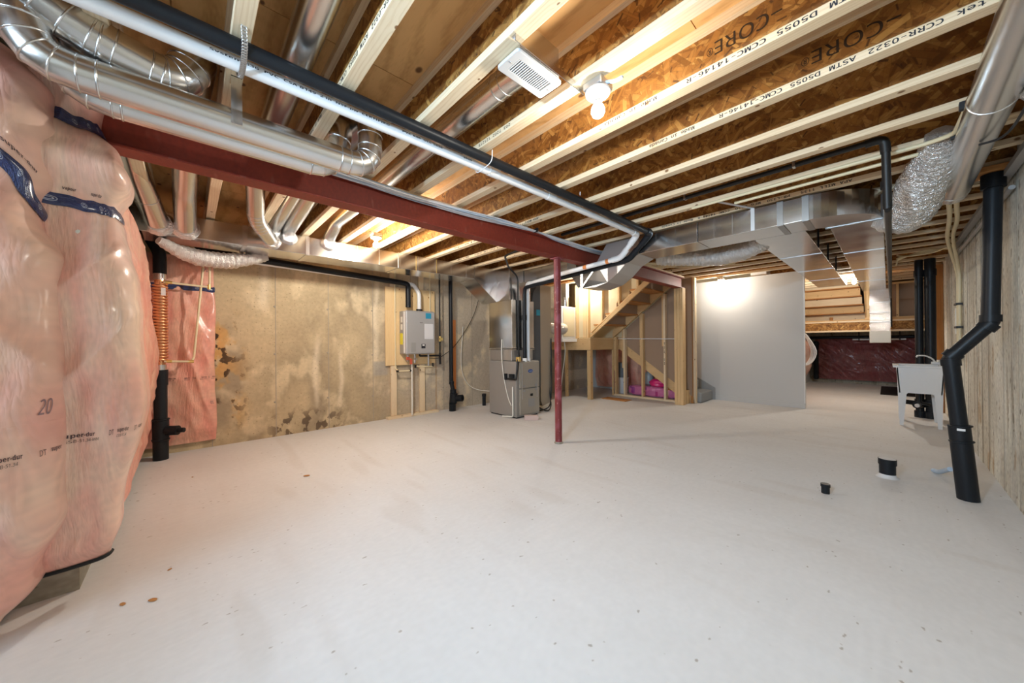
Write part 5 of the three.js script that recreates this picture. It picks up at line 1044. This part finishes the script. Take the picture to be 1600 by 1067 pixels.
// ---------------------------------------------------------------- laundry tub
{
  const x0 = 0.075, x1 = 0.515, z0 = -7.86, z1 = -7.29, y1 = 0.815, t = thing('laundry_tub', 'white free-standing laundry tub on tapered legs', 'sink', undefined, [0.295, 0, -7.57]);
  part('rim', [rbx(x0 - 0.03, x1 + 0.03, y1 - 0.012, y1 + 0.02, z1 - 0.035, z1 + 0.012, 0.006), rbx(x0 - 0.03, x1 + 0.03, y1 - 0.012, y1 + 0.02, z0 - 0.012, z0 + 0.09, 0.006), rbx(x0 - 0.03, x0 + 0.03, y1 - 0.012, y1 + 0.02, z0, z1, 0.006), rbx(x1 - 0.03, x1 + 0.03, y1 - 0.012, y1 + 0.02, z0, z1, 0.006)], M.tub, t);
  const th = 0.012, front = (z, s) => prism([[x0, y1], [x1, y1], [x1 - 0.010, y1 - 0.07], [x1 - 0.026, 0.455], [x0 + 0.026, 0.455], [x0 + 0.010, y1 - 0.07]].reverse(), z, z + th, 'z');
  const side = (x, d) => { const g = prism([[z0, y1], [z1, y1], [z1, 0.455], [z0, 0.455]].reverse(), x, x + th, 'x'), p = g.attributes.position; for (let i = 0; i < p.count; i++) p.setX(i, p.getX(i) + d * 0.022 * (y1 - p.getY(i)) / (y1 - 0.455)); g.computeVertexNormals(); return g; };
  part('basin', [front(z1 - th), front(z0), side(x0 + 0.006, 1), side(x1 - 0.018, -1), bx(x0 + 0.055, x1 - 0.055, 0.455, 0.47, z0 + 0.02, z1 - 0.002)], M.tub, t);
  for (const [sx, sz] of [[0, 1], [1, 1], [0, 0], [1, 0]]) {
    const X = sx ? x1 - 0.012 : x0 + 0.012, d = sx ? -1 : 1, zz = sz ? z1 - 0.022 : z0;
    const pts = [[X + d * 0.006, 0.60], [X + d * 0.105, 0.46], [X + d * 0.085, 0.44], [X + d * 0.055, 0.0], [X + d * 0.018, 0.0]];
    part('leg', prism(sx ? pts : pts.reverse(), zz + 0.001, zz + 0.021, 'z'), M.tub, t);
  }
  part('tail_piece', pipe([V(0.30, 0.455, -7.6), V(0.30, 0.30, -7.6), V(0.40, 0.26, -7.75)], 0.02, 0.04), M.black, t);
}
{
  const t = thing('tub_faucet', 'small pale faucet with an arched spout on the tub corner', 'faucet', undefined, [0.47, 0.84, -7.8]);
  part('spout', pipe([V(0.46, 0.86, -7.78), V(0.43, 0.92, -7.72), V(0.36, 0.965, -7.66), V(0.29, 0.965, -7.60), V(0.275, 0.945, -7.58)], 0.010, 0.05, { seg: 10 }), M.pvc, t);
  part('body', rbx(0.42, 0.52, 0.835, 0.875, -7.83, -7.74, 0.012), M.pvc, t);
  for (const z of [-7.84, -7.73]) part('handle', lathe([[0, 0.03], [0.016, 0.028], [0.02, 0.008], [0.014, 0]], [0.49, 0.872, z], 14), M.pexWhite, t);
}
// ---------------------------------------------------------------- black downpipe by the right wall
{
  const t = thing('downpipe', 'black plastic downpipe with an offset jog standing by the right wall', 'pipe', undefined, [0.4, 0, -4.23]);
  const z = -4.25, A = V(0.525, 2.34, z), B = V(0.505, 1.31, z), C = V(0.322, 1.055, z), D = V(0.40, 0, z);
  part('upper_pipe', pipe([A, B], 0.044, 0, { seg: 24 }), M.black, t);
  part('jog_pipe', pipe([V(0.512, 1.36, z), B, C, V(0.326, 1.0, z)], 0.0435, 0.03, { seg: 24 }), M.black, t);
  part('lower_pipe', pipe([C, V(0.362, 0.53, z)], 0.0445, 0, { seg: 24 }), M.black, t);
  part('wide_foot', pipe([V(0.36, 0.545, z), D], 0.056, 0, { seg: 26 }), M.black, t);
  parts('hub', [collar(V(0.507, 1.345, z), V(0.02, 1, 0), 0.052, 0.05), collar(V(0.495, 1.29, z), V(0.58, 0.81, 0), 0.052, 0.05), collar(V(0.335, 1.075, z), V(0.58, 0.81, 0), 0.052, 0.05), collar(V(0.325, 1.02, z), V(-0.08, 1, 0), 0.052, 0.05)], M.black, t);
  part('top_hub', collar(V(0.525, 2.33, z), V(0, 1, 0), 0.058, 0.10), M.black, t);
  parts('clamp_ring', [bead(V(0.364, 0.545, z), V(-0.08, 1, 0), 0.056, 0.007), bead(V(0.371, 0.43, z), V(-0.08, 1, 0), 0.057, 0.007)], M.black, t);
  part('white_mark', rbx(0.345, 0.385, 0.515, 0.532, z + 0.055, z + 0.060, 0.002), M.white, t);
  single('blocking', [rbx(0.43, 0.615, 2.385, 2.42, -4.36, -4.15, 0.003)], M.pineDark, 'wood block the black downpipe passes into at the wall top', 'board');
  single('blue_tube', pipe([V(0.345, 0.12, -4.62), V(0.30, 0.025, -4.85), V(0.27, 0.02, -4.9)], 0.018, 0.04), M.wireBlue, 'short grey-blue tube leaning behind the black downpipe', 'tube');
}
single('metal_rail', [bar(V(0.585, 2.36, -3.2), V(0.585, 2.36, -7.2), 0.045, 0.04)], M.steelGrey, 'grey metal rail along the top of the right concrete wall', 'rail');
single('thin_conduit', pipe([V(0.595, 2.25, -4.2), V(0.595, 2.25, -7.4)], 0.016, 0), M.steelGrey, 'thin grey conduit below the metal rail on the right wall', 'conduit');
// yellowish water lines
{
  const t = thing('water_line', 'pair of pale yellow water lines bending down the right wall above the tub', 'pipe', undefined, [0.55, 0.9, -6.9]);
  const lines = [[V(0.31, 2.40, -3.35), V(0.33, 2.36, -4.3), V(0.40, 2.33, -5.2), V(0.46, 2.33, -6.2), V(0.52, 2.28, -6.75), V(0.585, 2.0, -6.9), V(0.592, 1.6, -6.92), V(0.592, 0.9, -6.94)], [V(0.37, 2.40, -4.1), V(0.40, 2.35, -4.7), V(0.46, 2.34, -5.4), V(0.50, 2.34, -6.2), V(0.55, 2.28, -6.7), V(0.59, 2.0, -6.80), V(0.592, 1.6, -6.82), V(0.592, 0.95, -6.84)]];
  for (const l of lines) part('tube', sweep(curve(l, 60), 0.0165, { seg: 10 }), M.pex, t);
  parts('bracket', [1.62, 1.34, 1.03].map((y) => bx(0.562, 0.613, y - 0.012, y + 0.012, -6.99, -6.79)), M.blackIron, t);
  parts('fitting', [collar(V(0.592, 1.42, -7.02), V(0, 1, 0), 0.02, 0.32), collar(V(0.584, 0.99, -6.9), V(0, 1, 0), 0.03, 0.08)], M.pexWhite, t);
  const t2 = thing('water_line', 'pale water lines crossing between the joists to the black ceiling pipe', 'pipe', undefined, [0.1, 2.38, -3.3]);
  part('tube', pipe([V(0.30, 2.40, -2.7), V(0.275, 2.395, -3.28), V(0.18, 2.40, -3.33), V(-1.2, 2.405, -3.36)], 0.013, 0.05, { seg: 10 }), M.pex, t2);
  part('tube', pipe([V(0.33, 2.39, -2.9), V(0.31, 2.38, -3.36), V(0.2, 2.39, -3.45), V(-0.9, 2.40, -3.5)], 0.013, 0.05, { seg: 10 }), M.pex, t2);
  parts('clip', [bx(0.26, 0.33, 2.37, 2.42, -3.31, -3.28), bx(0.26, 0.33, 2.38, 2.42, -2.95, -2.92)], M.cable, t2);
}
single('thin_cable', sweep(curve([V(0.44, 2.42, -1.9), V(0.44, 2.27, -2.7), V(0.40, 2.225, -3.05), V(0.34, 2.235, -3.1)], 40), 0.006, { seg: 7 }), M.cable, 'thin black cable sagging against the long round duct', 'cable');
// ---------------------------------------------------------------- black stacks at the far right
{
  for (const [x, z, r, l] of [[0.33, -8.22, 0.045, 'left of the two black drain stacks behind the laundry tub'], [0.44, -8.20, 0.058, 'right, thicker one of the two black drain stacks behind the laundry tub']]) {
    const t = thing('drain_stack', l, 'pipe', undefined, [x, 0, z]);
    part('pipe', pipe([V(x, 0.0, z), V(x, 2.41, z)], r, 0, { seg: 22 }), M.black, t);
    parts('hub', [collar(V(x, 0.22, z), V(0, 1, 0), r + 0.012, 0.12), collar(V(x, 2.2, z), V(0, 1, 0), r + 0.008, 0.10), collar(V(x, 0.05, z), V(0, 1, 0), r + 0.016, 0.10)], M.black, t);
    if (r < 0.05) { part('cleanout', [collar(V(x - 0.02, 0.20, z + 0.10), V(-0.3, 0, 1), 0.05, 0.12), collar(V(x - 0.10, 0.22, z + 0.02), V(-1, 0.1, 0.2), 0.035, 0.14)], M.black, t); part('plug', collar(V(x - 0.03, 0.20, z + 0.18), V(-0.3, 0, 1), 0.03, 0.05, { seg: 6 }), M.galvDull, t); }
  }
  const s = thing('upright_stud', 'upright brown stud against the right wall behind the black stacks', 'board', undefined, [0.55, 0, -8.9]);
  part('stud', rbx(0.50, 0.618, 0, 2.41, -9.05, -9.0, 0.003, 'y'), M.pine, s);
  part('spacer', rbx(0.53, 0.618, 0, 2.41, -8.99, -8.95, 0.003, 'y'), M.pineDark, s);
  single('cable_cluster', [0, 1, 2, 3].map((i) => sweep(curve([V(0.56, 2.36, -6.9 - 0.1 * i), V(0.40, 2.34 + 0.015 * i, -7.2), V(0.15, 2.36, -7.35 - 0.05 * i), V(0.10, 2.39, -7.4 - 0.3 * i)], 24), 0.011, { seg: 7 })), M.pex, 'yellow lines fanning across the ceiling to the black stacks', 'pipe');
}
// ---------------------------------------------------------------- raised floor and stair at the very back
{
  const t = thing('raised_floor', 'raised wooden floor at the back with an oriented strand board rim', 'floor framing', undefined, [-0.5, 1.37, -11]);
  part('rim_board', bx(-1.545, 0.615, 1.41, 1.59, -11.02, -11.0, 'x'), M.osb, t);
  part('lower_flange', rbx(-1.545, 0.615, 1.372, 1.41, -11.04, -10.98, 0.003), M.flange, t);
  part('upper_flange', rbx(-1.545, 0.615, 1.59, 1.628, -11.04, -10.98, 0.003), M.flange, t);
  part('deck', bx(-1.545, 0.615, 1.628, 1.645, ZB + 0.005, -10.97, 'x'), M.ply, t);
  part('sole_plate', rbx(-0.34, 0.615, 1.646, 1.684, -11.10, -11.0, 0.003), M.pine, t);
}
{
  const t = thing('rear_stair', 'back of an open wooden stair on the raised floor, boards one above another', 'stairs', undefined, [-0.95, 1.65, -11.2]);
  for (let i = 0; i < 5; i++) {
    const y = 1.66 + 0.185 * i, z = -11.9 + 0.20 * i, xe = -0.36 - 0.02 * i;
    part('riser', rbx(-1.545, xe, y, y + 0.165, z - 0.02, z, 0.003, 'x'), i % 2 ? M.pine : M.pinePale, t);
    part('tread', rbx(-1.545, xe, y + 0.166, y + 0.19, z - 0.03, z + 0.2, 0.003, 'x'), M.pineDark, t);
  }
  part('stringer', prism([[-11.95, 1.646], [-11.65, 1.646], [-10.95, 2.40], [-11.2, 2.40]].reverse(), -0.355, -0.32, 'x', 'y'), M.pine, t);
  part('block', rbx(-0.99, -0.93, 1.66, 1.76, -11.86, -11.80, 0.004), M.pineDark, t);
  part('post', rbx(-0.315, -0.225, 1.684, 2.415, -11.10, -11.01, 0.003, 'y'), M.pine, t);
}
{
  const t = thing('rear_framing', 'stud wall with brown board backs above the raised floor at right', 'wall framing', undefined, [0.2, 1.65, -11.1]);
  part('board_back', bx(-0.05, 0.615, 1.685, 2.415, -11.125, -11.11, 'y'), M.paperBack, t);
  part('stud', rbx(0.13, 0.168, 1.685, 2.38, -11.10, -11.01, 0.003, 'y'), M.pine, t);
  part('top_plate', rbx(-0.05, 0.615, 2.38, 2.418, -11.10, -11.01, 0.003), M.pine, t);
}
{
  const t = thing('insulation_batt', 'dark wine-coloured plastic-covered batt on the back wall under the raised floor', 'insulation', undefined, [-0.5, 0.05, ZB]);
  const g = batt({ len0: () => -1.42, len1: () => 0.61, thick: kf([[0.05, 0.06], [0.4, 0.16], [0.9, 0.17], [1.2, 0.08]]), y0: 0.10, y1: 1.22, place: (a, y, o) => V(a, y, ZB + 0.002 + o), fold: 0.06, seedv: 17, nu: 110, nv: 80, skew: 2.2 });
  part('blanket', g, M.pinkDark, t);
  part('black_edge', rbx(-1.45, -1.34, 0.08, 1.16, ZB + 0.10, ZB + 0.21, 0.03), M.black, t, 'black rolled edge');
  const t2 = thing('insulation_batt', 'pink batt bulging out behind the right edge of the white partition', 'insulation', undefined, [-1.5, 0.2, -9]);
  const g2 = batt({ len0: () => 8.3, len1: () => 11.6, thick: kf([[0.2, 0.12], [0.6, 0.26], [1.0, 0.27], [1.35, 0.10]]), y0: 0.1, y1: 1.36, place: (a, y, o) => V(-1.548 + o, y, -a), fold: 0.03, seedv: 19, nu: 50, nv: 40 });
  part('blanket', g2, M.pink, t2);
  const w = thing('wire_loop', 'loop of white wires hanging behind the partition edge', 'cable', undefined, [-1.1, 1, -9]);
  for (let i = 0; i < 4; i++) part('wire', sweep(curve([V(-1.26, 2.42, -9.2), V(-1.24, 1.9, -9.2), V(-1.20, 1.42, -9.2), V(-1.13 + 0.01 * i, 1.25, -9.25), V(-1.06 + 0.025 * i, 0.95, -9.3), V(-1.13 + 0.02 * i, 0.72, -9.25), V(-1.22, 0.66, -9.2)], 30), 0.011, { seg: 7 }), M.wire, w);
  single('dark_line', pipe([V(-1.5, 1.26, -12.9), V(0.58, 1.26, -12.9)], 0.04, 0), M.black, 'dark pipe running level above the wine-coloured batt', 'pipe');
  const wl = thing('white_line', 'pale pipe hung level behind the foil-wrapped drop under the raised floor', 'pipe', undefined, [-0.2, 1.2, -12.6]);
  part('tube', pipe([V(-0.62, 1.20, -12.6), V(0.30, 1.20, -12.6)], 0.022, 0), M.pvc, wl);
  for (const x of [-0.5, 0.2]) part('strap', bx(x - 0.01, x + 0.01, 1.18, 1.63, -12.575, -12.572, 'y'), M.dark, wl);
  single('dark_mat', rbx(-0.12, 0.5, 0, 0.012, -12.9, -11.0, 0.004), M.dark, 'dark flat sheet lying on the floor behind the laundry tub', 'mat');
}
// ---------------------------------------------------------------- floor stubs and litter
{
  const t = thing('floor_stub', 'larger black capped drain stub rising from the slab', 'pipe', undefined, [-0.009, 0, -4.45]);
  part('pipe', pipe([V(-0.01, 0, -4.46), V(-0.01, 0.13, -4.46)], 0.052, 0, { seg: 24 }), M.black, t);
  part('cap', collar(V(-0.01, 0.135, -4.46), V(0, 1, 0), 0.058, 0.05, { seg: 26 }), M.black, t);
  part('dust_top', lathe([[0, 0.1625], [0.05, 0.162], [0.055, 0.1605]], [-0.01, 0, -4.46], 20), M.floor, t);
  part('mud', lathe([[0.053, 0.03], [0.058, 0.012], [0.075, 0]], [-0.01, 0, -4.46], 20), M.floor, t);
  const s = thing('floor_stub', 'smaller dusty black stub low in the slab, left of the larger one', 'pipe', undefined, [-0.34, 0, -3.64]);
  part('pipe', pipe([V(-0.34, 0, -3.65), V(-0.34, 0.06, -3.65)], 0.026, 0, { seg: 18 }), M.black, s);
  part('cap', collar(V(-0.34, 0.062, -3.65), V(0, 1, 0), 0.030, 0.022), M.black, s);
}
const crumb = (() => { const g = new THREE.IcosahedronGeometry(1, 1), p = g.attributes.position; for (let i = 0; i < p.count; i++) { const k = 1 + 0.35 * N(p.getX(i) * 2, p.getY(i) * 2, p.getZ(i) * 2 + 4); p.setXYZ(i, p.getX(i) * k, p.getY(i) * k * 0.4, p.getZ(i) * k * 0.6); } g.computeVertexNormals(); return g; })();
for (const [x, z, s, l] of [[-3.60, -0.78, 0.028, 'small leaf-like crumb of debris on the floor left of centre'], [-2.36, 0.13, 0.020, 'dark chip on the floor near the corner batt, largest of three'], [-2.62, 0.08, 0.012, 'dark speck on the floor just right of the corner batt'], [-2.42, 0.23, 0.016, 'dark chip closest to the foot of the corner batt'], [-4.3, -0.02, 0.012, 'tiny brown crumb on the floor near the copper-wound pipe']]) {
  const g = crumb.clone(); g.rotateY(rr(0, 6)); g.scale(s, s * 0.5, s); g.translate(x, s * 0.15, z); single('floor_chip', g, M.pineDark, l, 'debris');
}
renderer.render(scene, camera);
